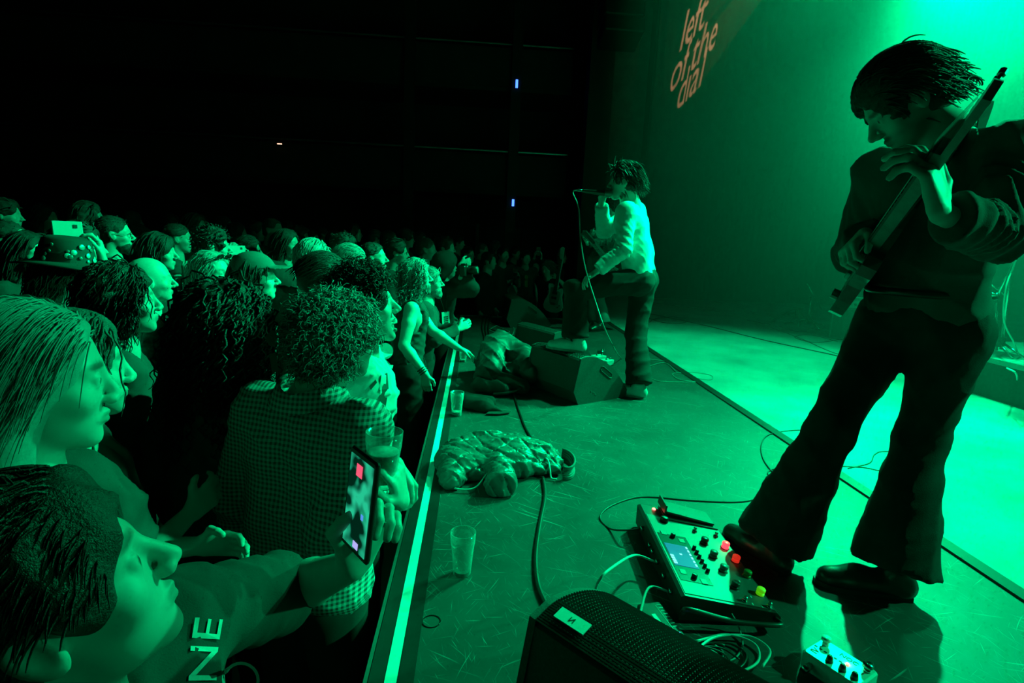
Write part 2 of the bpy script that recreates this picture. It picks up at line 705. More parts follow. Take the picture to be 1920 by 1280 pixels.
def head_tint(L, o):
    x, y, z = np.abs(L[:, 0]), L[:, 1], L[:, 2]
    T = np.ones(len(L))

    def blob(cx, cy, cz, rx, ry, rz, val, soft=0.6):
        q = np.sqrt(((x - cx) / rx) ** 2 + ((y - cy) / ry) ** 2 + ((z - cz) / rz) ** 2)
        w = np.clip((1 + soft / 2 - q) / soft, 0, 1)
        return w, val

    op = o.get('open', 0.0)
    for w, v in (blob(0.029, 0.083, 0.0265, 0.024, 0.022, 0.0065, o.get('brow', 0.42)), blob(0.0, 0.094, -0.0645 - op * 0.01, 0.023, 0.014, 0.0115 + op * 0.012, 0.62)):
        T = T * (1 - w) + w * v
    w, v = blob(0.031, 0.088, 0.002, 0.0125, 0.010, 0.0062, 1.25, 0.3)
    T = T * (1 - w) + w * v
    w, v = blob(0.032, 0.091, 0.002, 0.0062, 0.008, 0.0062, 0.05, 0.35)
    T = T * (1 - w) + w * v
    if o.get('beard', 0) > 0:
        b = np.clip((-0.035 - z + 0.3 * np.minimum(y - 0.05, 0)) / 0.02, 0, 1) * np.clip((y + 0.02) / 0.03, 0, 1)
        T *= 1 - o['beard'] * b
    if o.get('mustache', 0) > 0:
        w, v = blob(0.010, 0.098, -0.0515, 0.024, 0.018, 0.008, 0.12)
        T = T * (1 - o['mustache'] * w) + o['mustache'] * w * v
    return T


def ik(S, W, la, lb, hint):
    S, W = np.array(S, float), np.array(W, float)
    d = W - S
    L = np.linalg.norm(d)
    u = d / (L + 1e-9)
    if L > (la + lb) * 0.985:
        W = S + u * (la + lb) * 0.985
        L = (la + lb) * 0.985
    a = (la * la - lb * lb + L * L) / (2 * L)
    h = math.sqrt(max(la * la - a * a, 1e-6))
    p = np.array(hint, float)
    p = unit(p - u * (p @ u))
    return S + u * a + p * h, W


def hand(V, W, f, n, side, curl=0.35, sc=1.0, spread=0.0, thumb=0.4, curls=None):
    """W wrist, f forward along the palm, n palm normal (the way fingers close), side: unit vector towards the thumb"""
    f = unit(f)
    n = unit(np.array(n) - f * (np.array(n) @ f))
    t = unit(np.cross(f, n))
    if t @ np.array(side) < 0:
        t = -t
    k = 0.004
    cs = curls or [curl] * 4
    knuck = []
    for i, (o, ln, fl) in enumerate(((0.030, 0.088, 1.0), (0.010, 0.092, 1.08), (-0.011, 0.088, 1.0), (-0.030, 0.080, 0.8))):
        K = W + (f * ln + t * o) * sc
        V.cone(W + (f * 0.012 + t * o * 0.55) * sc, K, 0.0155 * sc, 0.0115 * sc, 0.012)
        knuck.append((K, fl, o))
    V.cone(W + (f * 0.04 + n * 0.004) * sc, W + (f * 0.07 + n * 0.004) * sc, 0.018 * sc, 0.015 * sc, 0.012)
    tips = []
    for (K, fl, o), c in zip(knuck, cs):
        ang = 0.0
        p = K
        r = 0.0098 * sc
        for ln, b in ((0.044, 1.15), (0.028, 1.55), (0.022, 1.0)):
            ang += c * b
            dr = unit(f * math.cos(ang) + n * math.sin(ang) + t * (o * 6 * spread))
            q = p + dr * ln * fl * sc
            V.cone(p, q, r, r * 0.9, k)
            p, r = q, r * 0.9
        tips.append(p)
    a = W + (f * 0.022 + t * 0.020) * sc
    b = a + unit(f * 0.55 + t * (0.75 - 0.4 * thumb) + n * 0.35 * thumb) * 0.046 * sc
    c = b + unit(f * 0.75 + t * (0.35 - 0.6 * thumb) + n * (0.2 + 0.7 * thumb)) * 0.034 * sc
    e = c + unit(f * 0.7 + t * (0.1 - 0.5 * thumb) + n * (0.2 + 0.6 * thumb)) * 0.026 * sc
    V.cone(a, b, 0.015 * sc, 0.0125 * sc, 0.010).cone(b, c, 0.0118 * sc, 0.0105 * sc, k).cone(c, e, 0.0105 * sc, 0.009 * sc, k)
    return tips


def tubes_mesh(name, P, r0, r1=0.3, sides=3):
    """P: (N, K, 3) strands -> one mesh of thin tapering tubes"""
    N, K, _ = P.shape
    T = np.gradient(P, axis=1)
    T /= np.linalg.norm(T, axis=2, keepdims=True) + 1e-9
    ref = np.array((0.3, 0.2, 0.93))
    e = np.cross(T, ref)
    e /= np.linalg.norm(e, axis=2, keepdims=True) + 1e-9
    g = np.cross(T, e)
    tt = np.linspace(0, 1, K)
    rad = (np.asarray(r0).reshape(-1, 1) * (1 - (1 - r1) * tt ** 2)[None, :])[:, :, None]
    ring = [P + rad * (e * math.cos(2 * math.pi * i / sides) + g * math.sin(2 * math.pi * i / sides)) for i in range(sides)]
    V = np.stack(ring, 2).reshape(-1, 3)
    s = np.arange(N)[:, None, None] * (K * sides)
    k = np.arange(K - 1)[None, :, None] * sides
    i = np.arange(sides)[None, None, :]
    j = (i + 1) % sides
    Q = np.stack([s + k + i, s + k + j, s + k + sides + j, s + k + sides + i], -1).reshape(-1, 4)
    return V, Q


def build_hair(name, Hc, R, hs, st, m, parent, seed):
    """cap of hair on the skull plus locks; st: thick, cut ('short','bob','long'), line, locks, length, curl, amp, rad, flow"""
    g = np.random.default_rng(seed)
    v = st.get('v', 0.007)
    th = st.get('thick', 0.018)
    lo, hi = (-0.15, -0.17, -0.30 if st['cut'] == 'long' else -0.16), (0.15, 0.15, 0.20)
    C = Vox(lo, hi, v)
    sl, X, Y, Z = C.all()
    ax = np.abs(X)
    d = d_ell(X, Y, Z, (0, -0.012, 0.036), (0.077 + th, 0.097 + th, 0.086 + th * 1.1))
    if st['cut'] in ('bob', 'long'):
        zb = -0.10 if st['cut'] == 'bob' else -0.24
        d = smin(d, d_cone(ax, Y, Z, (0.045, -0.035, 0.0), (0.055, -0.055, zb), 0.050 + th * 0.6, 0.036 + th * 0.5), 0.04)
    else:
        d = smin(d, d_ell(X, Y, Z, (0, -0.055, -0.025), (0.062 + th * .5, 0.050 + th * .5, 0.055)), 0.03)
    fl = st.get('line', 0.086)
    d = smax(d, -d_ell(X, Y, Z, (0, 0.125, fl - 0.125), (0.080 + st.get('temple', 0.0), 0.098, 0.125)), 0.012)
    if st['cut'] == 'short':
        d = smax(d, -d_cone(ax, Y, Z, (0.098, -0.004, -0.012), (0.092, 0.03, -0.09), 0.036, 0.05), 0.01)
        d = smax(d, -0.075 - Z - 0.3 * (Y + 0.06), 0.01)
    f = st.get('rough', 0.006)
    if st.get('comb'):
        q = np.arctan2(X, Z + 0.02) * st['comb'] + 12 * Y + 5.0 * wavy(X, Y, Z, seed + 2, 26)
        d = d + f * 0.5 * np.sin(q) * (0.6 + 0.6 * wavy(X, Y, Z, seed + 7, 60)) + f * 0.35 * np.sin(q * 2.3 + 1) + f * 0.6 * wavy(X, Y, Z, seed, 45)
    else:
        d = d + f * wavy(X, Y, Z, seed, st.get('rfreq', 90)) + f * 0.6 * wavy(X, Y, Z, seed + 5, st.get('rfreq', 90) * 0.45)
    C.a[sl] = d
    V, Q = C.nets()
    Vs, Qs = [V], [Q]
    n = st.get('locks', 0)
    if n and len(V):
        ctr = np.array((0, -0.012, 0.02))
        ln = st.get('length', 0.07)
        K = st.get('seg', 9)
        pick = V[g.integers(0, len(V), n * 3)]
        nrm = pick - ctr
        keep = (pick[:, 1] < 0.075) & (pick[:, 2] > st.get('top', -0.06))
        if st['cut'] == 'short':
            keep &= ~((np.abs(pick[:, 0]) > 0.05) & (pick[:, 2] < 0.02) & (pick[:, 1] > -0.02))
        pick, nrm = pick[keep][:n], nrm[keep][:n]
        n = len(pick)
        nrm = nrm / np.linalg.norm(nrm, axis=1)[:, None]
        flow = np.array(st.get('flow', (0, -0.4, -0.5)))
        down = np.array(st.get('down', (0, -0.1, -1.0)))
        side = np.sign(pick[:, :1] + 1e-6) * np.array((st.get('part', 0.0), 0, 0))
        fl2 = flow + side
        fl2 = fl2 - nrm * np.sum(fl2 * nrm, 1, keepdims=True)
        D = nrm * st.get('lift', 0.6) + fl2 + g.normal(size=(n, 3)) * st.get('mess', 0.25)
        D /= np.linalg.norm(D, axis=1)[:, None]
        L = ln * g.uniform(0.55, 1.15, n)
        step = L / (K - 1)
        P = np.zeros((n, K, 3))
        P[:, 0] = pick - nrm * 0.002
        gr = st.get('grav', 0.12)
        for k in range(1, K):
            D = D * (1 - gr) + down * gr
            D /= np.linalg.norm(D, axis=1)[:, None]
            p = P[:, k - 1] + D * step[:, None]
            er = np.array((0.080 + th, 0.100 + th, 0.089 + th * 1.1))
            q = (p - np.array((0, -0.012, 0.036))) / er
            rr = np.linalg.norm(q, axis=1)
            push = (rr < 1.0) & (p[:, 2] > -0.06)
            p[push] = (q[push] / rr[push][:, None]) * er + np.array((0, -0.012, 0.036))
            P[:, k] = p
        amp = st.get('amp', 0.0)
        if amp > 0:
            ph = g.uniform(0, 6.28, n)[:, None]
            tt = np.linspace(0, 1, K)[None, :]
            w = (L / st.get('curl', 0.03))[:, None] * 2 * math.pi
            am = amp * g.uniform(0.6, 1.3, n)[:, None] * np.minimum(1, tt * 3)
            a1 = np.cross(P[:, -1] - P[:, 0], g.normal(size=(n, 3)))
            a1 /= np.linalg.norm(a1, axis=1)[:, None] + 1e-9
            dd = P[:, -1] - P[:, 0]
            dd /= np.linalg.norm(dd, axis=1)[:, None] + 1e-9
            a2 = np.cross(dd, a1)
            P = P + (am * np.cos(w * tt + ph))[:, :, None] * a1[:, None] + (am * np.sin(w * tt + ph))[:, :, None] * a2[:, None]
        if not st.get('bangs'):
            bad = ((np.abs(P[:, :, 0]) < 0.070) & (P[:, :, 1] > 0.040) & (P[:, :, 2] < 0.055) & (P[:, :, 2] > -0.15)).any(1)
            P = P[~bad]
            n = len(P)
        V2, Q2 = tubes_mesh(name, P, st.get('rad', 0.0030) * g.uniform(0.6, 1.2, n), 0.35, st.get('sides', 3))
        Qs.append(Q2 + len(V))
        Vs.append(V2)
    V = np.concatenate(Vs) * hs
    V = V @ R.T + Hc
    return put(name, mesh_np(name, V, np.concatenate(Qs)), m, parent)


HAIR = {
    'short': dict(cut='short', thick=0.015, locks=600, length=0.05, seg=5, rad=0.0036, flow=(0, -0.9, -0.25), lift=0.05, mess=0.16, rough=0.006, top=-0.02, grav=0.2),
    'crop': dict(cut='short', thick=0.005, locks=420, length=0.018, seg=3, rad=0.0026, flow=(0, -0.6, -0.2), lift=0.15, mess=0.35, rough=0.004, line=0.092),
    'tidy': dict(cut='short', thick=0.013, locks=500, length=0.08, seg=6, rad=0.0036, flow=(0.15, -0.9, 0), lift=0.03, mess=0.08, comb=26, rough=0.005, top=0.03, grav=0.2),
    'swept': dict(cut='short', thick=0.018, locks=900, length=0.07, seg=6, rad=0.0036, flow=(0.15, -0.8, -0.2), lift=0.05, mess=0.20, grav=0.25, rough=0.007, comb=18),
    'curly': dict(cut='short', thick=0.020, locks=1400, length=0.050, seg=9, rad=0.0028, amp=0.0062, curl=0.032, flow=(0, 0, -0.2), lift=0.6, mess=0.5, grav=0.12, rough=0.010),
    'bobwave': dict(cut='bob', thick=0.018, locks=1000, length=0.13, seg=11, rad=0.0032, amp=0.007, curl=0.065, flow=(0, -0.4, -0.6), lift=0.12, part=0.5, mess=0.22, grav=0.25, rough=0.009, line=0.074),
    'longcurl': dict(cut='long', thick=0.026, locks=900, length=0.20, seg=20, rad=0.0034, amp=0.009, curl=0.050, flow=(0, -0.4, -0.6), lift=0.2, part=0.5, mess=0.30, grav=0.24, rough=0.012, top=-0.2),
    'longwave': dict(cut='long', thick=0.016, locks=600, length=0.20, seg=10, rad=0.0034, amp=0.006, curl=0.09, flow=(0, -0.4, -0.6), lift=0.08, part=0.6, mess=0.12, grav=0.25, rough=0.006, comb=24),
    'straight': dict(cut='long', thick=0.010, locks=1300, length=0.12, seg=8, rad=0.0017, flow=(0, -0.75, -0.35), lift=0.02, part=0.5, mess=0.04, grav=0.2, rough=0.002, rfreq=40, line=0.092, v=0.0045, top=0.0),
    'longplain': dict(cut='long', thick=0.015, locks=260, length=0.16, seg=6, rad=0.0055, flow=(0, -0.4, -0.6), lift=0.05, part=0.6, mess=0.12, grav=0.25, rough=0.007, comb=24),
    'bobplain': dict(cut='bob', thick=0.016, locks=260, length=0.11, seg=6, rad=0.0055, flow=(0, -0.4, -0.6), lift=0.06, part=0.5, mess=0.2, grav=0.25, rough=0.009),
    'shortplain': dict(cut='short', thick=0.014, locks=260, length=0.05, seg=4, rad=0.0055, flow=(0.1, -0.8, -0.2), lift=0.06, mess=0.25, grav=0.2, rough=0.008, line=0.080),
    'curlplain': dict(cut='short', thick=0.024, locks=260, length=0.04, seg=6, rad=0.0045, amp=0.006, curl=0.03, lift=0.6, mess=0.5, rough=0.013),
}

GLASSM = mat('spectacle_rim', 0.02, 0.3, var=0)


def spectacles(Hc, R, hs, parent):
    b = MB()
    for s in (-1, 1):
        pts = [(s * 0.032 + 0.021 * math.cos(t), 0.0985 - 0.004 * abs(math.cos(t)), 0.001 + 0.016 * math.sin(t)) for t in np.linspace(0, 2 * math.pi, 17)]
        b.tube([Hc + R @ (np.array(p) * hs) for p in pts], 0.0018 * hs, 5)
        b.tube([Hc + R @ (np.array(p) * hs) for p in ((s * 0.053, 0.094, 0.004), (s * 0.074, 0.07, 0.005), (s * 0.081, 0.0, 0.006), (s * 0.080, -0.02, -0.006))], 0.0016 * hs, 5)
    b.tube([Hc + R @ (np.array(p) * hs) for p in ((-0.011, 0.0995, 0.004), (0, 0.104, 0.007), (0.011, 0.0995, 0.004))], 0.0017 * hs, 5)
    return b.put('glasses', GLASSM, parent, True)


def torso(V, P, grow, k=0.05, hem=1.0):
    """trunk from shoulders to hips"""
    nb, pv, rs, rp, w, fr = P['nb'], P['pv'], P['rs'], P['rp'], P['build'], P['front']
    up = unit(nb - pv)
    for s in (-1, 1):
        S = P['S'][0 if s > 0 else 1]
        ch = nb - up * 0.13 + rs * s * 0.078 * w + fr * 0.012
        ws = nb * 0.40 + pv * 0.60 + (rs + rp) * 0.5 * s * 0.062 * w
        hp = pv + rp * s * 0.080 * w + up * 0.02
        V.cone(ch, ws, 0.104 * w + grow, 0.092 * w + grow, k)
        V.cone(ws, hp, 0.092 * w + grow, 0.100 * w + grow, k)
        V.cone(nb - up * 0.035 + rs * s * 0.035, S, 0.052 * w + grow, 0.050 * w + grow, k)
        V.cone(ch, S, 0.08 * w + grow, 0.045 * w + grow, k)
        if P['female']:
            V.ball(nb - up * 0.22 + rs * s * 0.075 + fr * 0.085, 0.058 + grow, 0.06)


def flat_cone(V, a, b, ra, rb, k):
    """cone cut off square at b"""
    a, b = np.array(a, float), np.array(b, float)
    R = max(ra, rb) + k + 3 * V.v
    sl, X, Y, Z = V.block(np.minimum(a, b) - R, np.maximum(a, b) + R)
    if V.a[sl].size:
        u = unit(b - a)
        d = d_cone(X, Y, Z, a, b, ra, rb)
        d = smax(d, (X - b[0]) * u[0] + (Y - b[1]) * u[1] + (Z - b[2]) * u[2], 0.004)
        V.a[sl] = smin(V.a[sl], d, k)


def top_garment(P, name, m, parent, grow=0.014, sleeve=0.42, hem=-0.04, neck=0.068, scoop=0.0, v=0.010, fold=0.020, ffreq=44.0, seed=1, open_w=0.0, cuff=1.0, armhole=False, sleeve_w=0.0, wrinkle=0.0):
    nb, pv, fr = P['nb'], P['pv'], P['front']
    up = unit(nb - pv)
    pts = [nb, pv + up * hem] + P['S'] + ([P['E'][0], P['E'][1]] if sleeve > 0.3 else []) + ([P['W'][0], P['W'][1]] if sleeve > 0.7 else [])
    A = np.array(pts)
    pad = 0.22
    V = Vox(A.min(0) - pad, A.max(0) + pad, v)
    torso(V, P, grow)
    V.cut_plane(pv + up * hem, -up, 0.01)
    if armhole:
        for i in (0, 1):
            S = P['S'][i]
            out = P['rs'] * (1 if i == 0 else -1)
            V.cut_plane(S - out * 0.022, out, 0.006, S - 0.17, S + 0.17)
    for i in (0, 1):
        S, E, W = P['S'][i], P['E'][i], P['W'][i]
        ra, rb, rc = 0.058 * P['build'] + grow + sleeve_w, 0.048 * P['build'] + grow + sleeve_w, 0.036 + grow * 0.8 + sleeve_w
        if sleeve <= 0:
            continue
        if sleeve < 0.6:
            q = S + (E - S) * (sleeve / 0.5 * 0.86)
            flat_cone(V, S, q, ra, rb + 0.012, 0.03)
        else:
            V.cone(S, E, ra, rb, 0.03)
            q = E + (W - E) * (sleeve if sleeve < 1 else 0.97)
            flat_cone(V, E, q, rb, rc, 0.02)
    # folds, deeper at elbows and waist
    if fold > 0:
        sl, X, Y, Z = V.all()
        x, y, z = X - nb[0], Y - nb[1], Z - nb[2]
        f = fold * (0.45 - creases(x, y, z, seed, ffreq))
        if wrinkle > 0 and sleeve > 0.7:
            for i in (0, 1):
                E, W = P['E'][i], P['W'][i]
                u = unit(W - E)
                q = (X - E[0]) * u[0] + (Y - E[1]) * u[1] + (Z - E[2]) * u[2]
                r2 = (X - E[0]) ** 2 + (Y - E[1]) ** 2 + (Z - E[2]) ** 2
                f = f + wrinkle * np.sin(q * 190 + 2.5 * np.sin(30 * (X + Y))) * np.exp(-r2 / 0.028)
        V.a = np.where(V.a < 0.06, V.a + f, V.a).astype(np.float32)
    # neck opening
    h = P['Hc']
    V.sub_cone(nb + unit(h - nb) * 0.02 + fr * (0.012 + scoop * 0.5) - up * scoop * 0.6, nb + unit(h - nb) * 0.30, neck + scoop * 0.3, neck + 0.05, 0.012)
    if open_w > 0:
        c = nb + fr * 0.16
        sl, X, Y, Z = V.all()
        rx = (X - c[0]) * P['rs'][0] + (Y - c[1]) * P['rs'][1] + (Z - c[2]) * P['rs'][2]
        ry = (X - nb[0]) * fr[0] + (Y - nb[1]) * fr[1] + (Z - nb[2]) * fr[2]
        V.a = smax(V.a, np.minimum(open_w - np.abs(rx), ry + 0.0), 0.01).astype(np.float32)
    return thin(V.put(name, m, parent), 0.5)


def trousers(P, m, parent, v=0.016, grow=0.012, flare=0.0, fold=0.012, seed=3, name='trousers', top=0.03, legs=None, ffreq=22.0):
    A = np.array([P['pv']] + [q for s in P['legs'] for q in s])
    V = Vox(A.min(0) - 0.2, A.max(0) + np.array((0.2, 0.2, 0.16)), v)
    up = unit(P['nb'] - P['pv'])
    w = P['build']
    V.cone(P['pv'] - P['rp'] * 0.055 * w, P['pv'] + P['rp'] * 0.055 * w, 0.112 * w + grow, None, 0.04)
    for h, kn, an in P['legs']:
        V.cone(h, kn, 0.094 * w + grow, 0.066 * w + grow, 0.04)
        flat_cone(V, kn, an, 0.062 * w + grow, 0.052 + grow + flare, 0.03)
    V.cut_plane(P['pv'] + up * (0.075 + top), up, 0.006)
    if fold > 0:
        sl, X, Y, Z = V.all()
        x, y, z = X - V.lo[0], Y - V.lo[1], Z - V.lo[2]
        V.a = np.where(V.a < 0.06, V.a + fold * (0.45 - creases(x, y, z, seed, ffreq)), V.a).astype(np.float32)
    return thin(V.put(name, m, parent), 0.5)


def person(label, head, off=0.0, turn=0.0, pitch=0.0, roll=0.0, female=False, build=1.0, hs=1.0, v=0.006, lean=0.03, slean=0.0, floor=FLOOR_Z,
           arms=('down', 'down'), hints=(None, None), hands=(None, None), face=None, skin=0, hair=('short', 'dark'), shirt=None, jacket=None, pants=0.03,
           legs=None, pv=None, nb=None, S=None, heading=None, seed=1, cat='person', group=None, glasses=False, pant=None, core=0.07, hairover=None, thinning=0.42, shift=0.0):
    """head: (px, py, depth) or a world point of the head centre. heading in degrees from +X; off: turn from a right-facing profile, away from camera > 0"""
    face = dict(face or {})
    face['female'] = female
    rad = math.radians
    if len(head) == 3 and abs(head[0]) > 30 or (len(head) == 3 and head[1] > 30):
        Hc = at(*head)
        phi = -view_angle(head[0]) + rad(off) if heading is None else rad(heading)
    else:
        Hc = np.array(head, float)
        phi = rad(heading)
    Rb = rot(phi - math.pi / 2)
    Rh = rot(phi - math.pi / 2 + rad(turn), rad(pitch), rad(roll))
    rgt, frt, up = Rb[:, 0], Rb[:, 1], np.array((0, 0, 1.0))
    H = (Hc[2] - floor) / 0.937
    sc = H / 1.75
    if nb is None:
        nb = Hc + Rh @ np.array((0, -0.02, -0.06)) * hs - up * 0.115 * sc - frt * 0.015
    nb = np.array(nb, float) + shift * CR
    if pv is None:
        pv = np.array((nb[0], nb[1], floor + 0.525 * H)) - frt * lean - rgt * slean
    pv = np.array(pv, float)
    upb = unit(nb - pv)
    rs = unit(rgt - upb * (rgt @ upb))
    sw = (0.150 if female else 0.175) * sc * (0.6 + 0.4 * build)
    if S is None:
        S = [nb + rs * sw - upb * 0.045, nb - rs * sw - upb * 0.045]
    else:
        S = [np.array(q, float) for q in S]
        rs = unit(S[0] - S[1])
    la, lb = 0.285 * sc, 0.255 * sc
    E, W, HF = [], [], []
    for i in (0, 1):
        s = 1 if i == 0 else -1
        a = arms[i]
        if isinstance(a, str):
            rel = {'down': (0.25 * s, 0.03, -0.56), 'folded': (-0.06 * s, 0.24, -0.25 - 0.03 * i), 'front': (0.10 * s, 0.30, -0.22), 'hold': (0.16 * s, 0.27, -0.16), 'up': (0.22 * s, 0.25, 0.22), 'phone': (0.08 * s, 0.30, 0.14), 'pocket': (0.23 * s, 0.10, -0.50)}[a]
            T = nb + (rgt * rel[0] + frt * rel[1] + up * rel[2]) * sc
        else:
            T = np.array(a, float)
        hint = hints[i] if hints[i] is not None else (rgt * s * 0.5 - frt * 0.6 - up * 0.7)
        e, w = ik(S[i], T, la, lb, hint)
        E.append(e)
        W.append(w)
    P = dict(nb=nb, pv=pv, rs=rs, rp=rgt, front=frt, S=S, E=E, W=W, Hc=Hc, build=build * sc, female=female, Rh=Rh, H=H, right=rgt)
    if legs is None:
        legs = []
        for s in (1, -1):
            h = pv + rgt * s * 0.088 * sc
            an = np.array((pv[0], pv[1], floor)) + rgt * s * 0.12 + frt * 0.02
            legs.append((h, h * 0.5 + (an + np.array((0, 0, 0.08))) * 0.5 + frt * 0.02, an))
    P['legs'] = legs
    root = empty('person', (pv[0], pv[1], floor))
    tag(root, label, cat, group)
    # --- skin: head, neck, trunk core, arms and hands as one surface
    pts = np.array([Hc + np.array((0, 0, 0.13 * hs)), Hc - 0.13, Hc + 0.13, nb, pv] + S + E + W + [w + unit(w - e) * 0.2 for w, e in zip(W, E)])
    B = Vox(pts.min(0) - 0.06, pts.max(0) + 0.06, v)
    if core > 0.08:
        torso(B, P, -0.012)
    else:
        B.cone(nb, pv, core, core, 0.02)
        for q in S:
            B.cone(nb - upb * 0.03, q, 0.045, 0.04, 0.02)
    bl = build * (0.88 if female else 1.0) * sc
    for i in (0, 1):
        s = 1 if i == 0 else -1
        B.cone(S[i], S[i] + (E[i] - S[i]) * 0.4, 0.050 * bl, 0.047 * bl, 0.02)
        B.cone(S[i] + (E[i] - S[i]) * 0.4, E[i], 0.047 * bl, 0.037 * bl, 0.015)
        B.cone(E[i], E[i] + (W[i] - E[i]) * 0.3, 0.037 * bl, 0.040 * bl, 0.015)
        B.cone(E[i] + (W[i] - E[i]) * 0.3, W[i], 0.040 * bl, 0.025 * bl, 0.015)
        hd = hands[i] or {}
        f = unit(hd.get('f', W[i] - E[i]))
        n = hd.get('n', -rgt * s * 0.8 + frt * 0.1)
        th = hd.get('t', frt * 0.7 + up * 0.7)
        tips = hand(B, W[i] + f * 0.004, f, n, np.array(th), hd.get('curl', 0.30), hd.get('sc', (0.88 if female else 0.98) * sc), hd.get('spread', 0.1), hd.get('thumb', 0.35), hd.get('curls'))
        HF.append(tips)
    P['tips'] = HF
    B.cone(Hc + Rh @ np.array((0, -0.022, -0.045)) * hs, nb + upb * 0.01 - frt * 0.005, (0.050 if female else 0.058) * hs * (0.5 + 0.5 * build), (0.056 if female else 0.066) * (0.5 + 0.5 * build), 0.025)
    B.cone(Hc + Rh @ np.array((0, 0.002, -0.065)) * hs, nb + frt * 0.018, 0.034 * hs, 0.045, 0.025)
    sl, X, Y, Z = B.local(Hc, Rh, 0.185 * hs)
    B.a[sl] = smin(B.a[sl], head_field(X / hs, Y / hs, Z / hs, face) * hs, 0.012)
    Vv, Q = B.nets()
    me = mesh_np('body', Vv, Q)
    L = (Vv - Hc) @ Rh / hs
    ht = head_tint(L, face)
    if v >= 0.0075:
        ht = 1 - (1 - np.clip(ht, 0, 1)) * 0.55
    set_tint(me, np.where(np.linalg.norm(L, axis=1) < 0.17, ht, 1.0))
    thin(put('body', me, SKIN[skin], root), thinning)
    # --- hair
    if hair:
        st = dict(HAIR[hair[0]])
        st.update(hairover or {})
        build_hair('hair', Hc, Rh, hs, st, HAIRM[hair[1]], root, seed)
    if face.get('beard3d'):
        beard(Hc, Rh, hs, face['beard3d'], root, seed)
    if glasses:
        spectacles(Hc, Rh, hs, root)
    # --- clothes
    if pants is not None:
        trousers(P, cloth(pants) if not isinstance(pants, bpy.types.Material) else pants, root, seed=seed, **(pant or {}))
    if shirt:
        s2 = dict(shirt)
        mm = s2.pop('m', 0.04)
        top_garment(P, s2.pop('name', 'shirt'), mm if isinstance(mm, bpy.types.Material) else cloth(mm), root, seed=seed, **s2)
    if jacket:
        s2 = dict(jacket)
        mm = s2.pop('m', 0.02)
        s2.setdefault('grow', 0.030)
        s2.setdefault('sleeve', 1)
        top_garment(P, s2.pop('name', 'jacket'), mm if isinstance(mm, bpy.types.Material) else cloth(mm), root, seed=seed + 3, **s2)
    P['root'] = root
    return P


def beard(Hc, R, hs, spec, parent, seed):
    m, th = HAIRM[spec[0]], spec[1]
    C = Vox((-0.1, -0.04, -0.17), (0.1, 0.13, 0.0), 0.005)
    sl, X, Y, Z = C.all()
    ax = np.abs(X)
    d = d_ell(X, Y, Z, (0, 0.034, -0.075), (0.054 + th, 0.056 + th, 0.046 + th))
    d = smin(d, d_ell(X, Y, Z, (0, 0.072, -0.105 - th), (0.026 + th * .5, 0.024 + th * .5, 0.024 + th)), 0.02)
    d = smin(d, d_cone(ax, Y, Z, (0.004, 0.100, -0.050), (0.028, 0.083, -0.062), 0.0065, 0.006), 0.006)
    d = smax(d, -d_ell(X, Y, Z, (0, 0.100, -0.0655), (0.020, 0.03, 0.0085)), 0.004)
    d = smax(d, Z + 0.046 + 0.35 * np.maximum(Y - 0.06, 0) - 0.5 * np.maximum(0.05 - Y, 0) , 0.006) if not spec[2:] else d
    d = d + 0.004 * wavy(X, Y, Z, seed, 130)
    C.a[sl] = d
    V, Q = C.nets()
    return put('beard', mesh_np('beard', (V * hs) @ R.T + Hc, Q), m, parent)

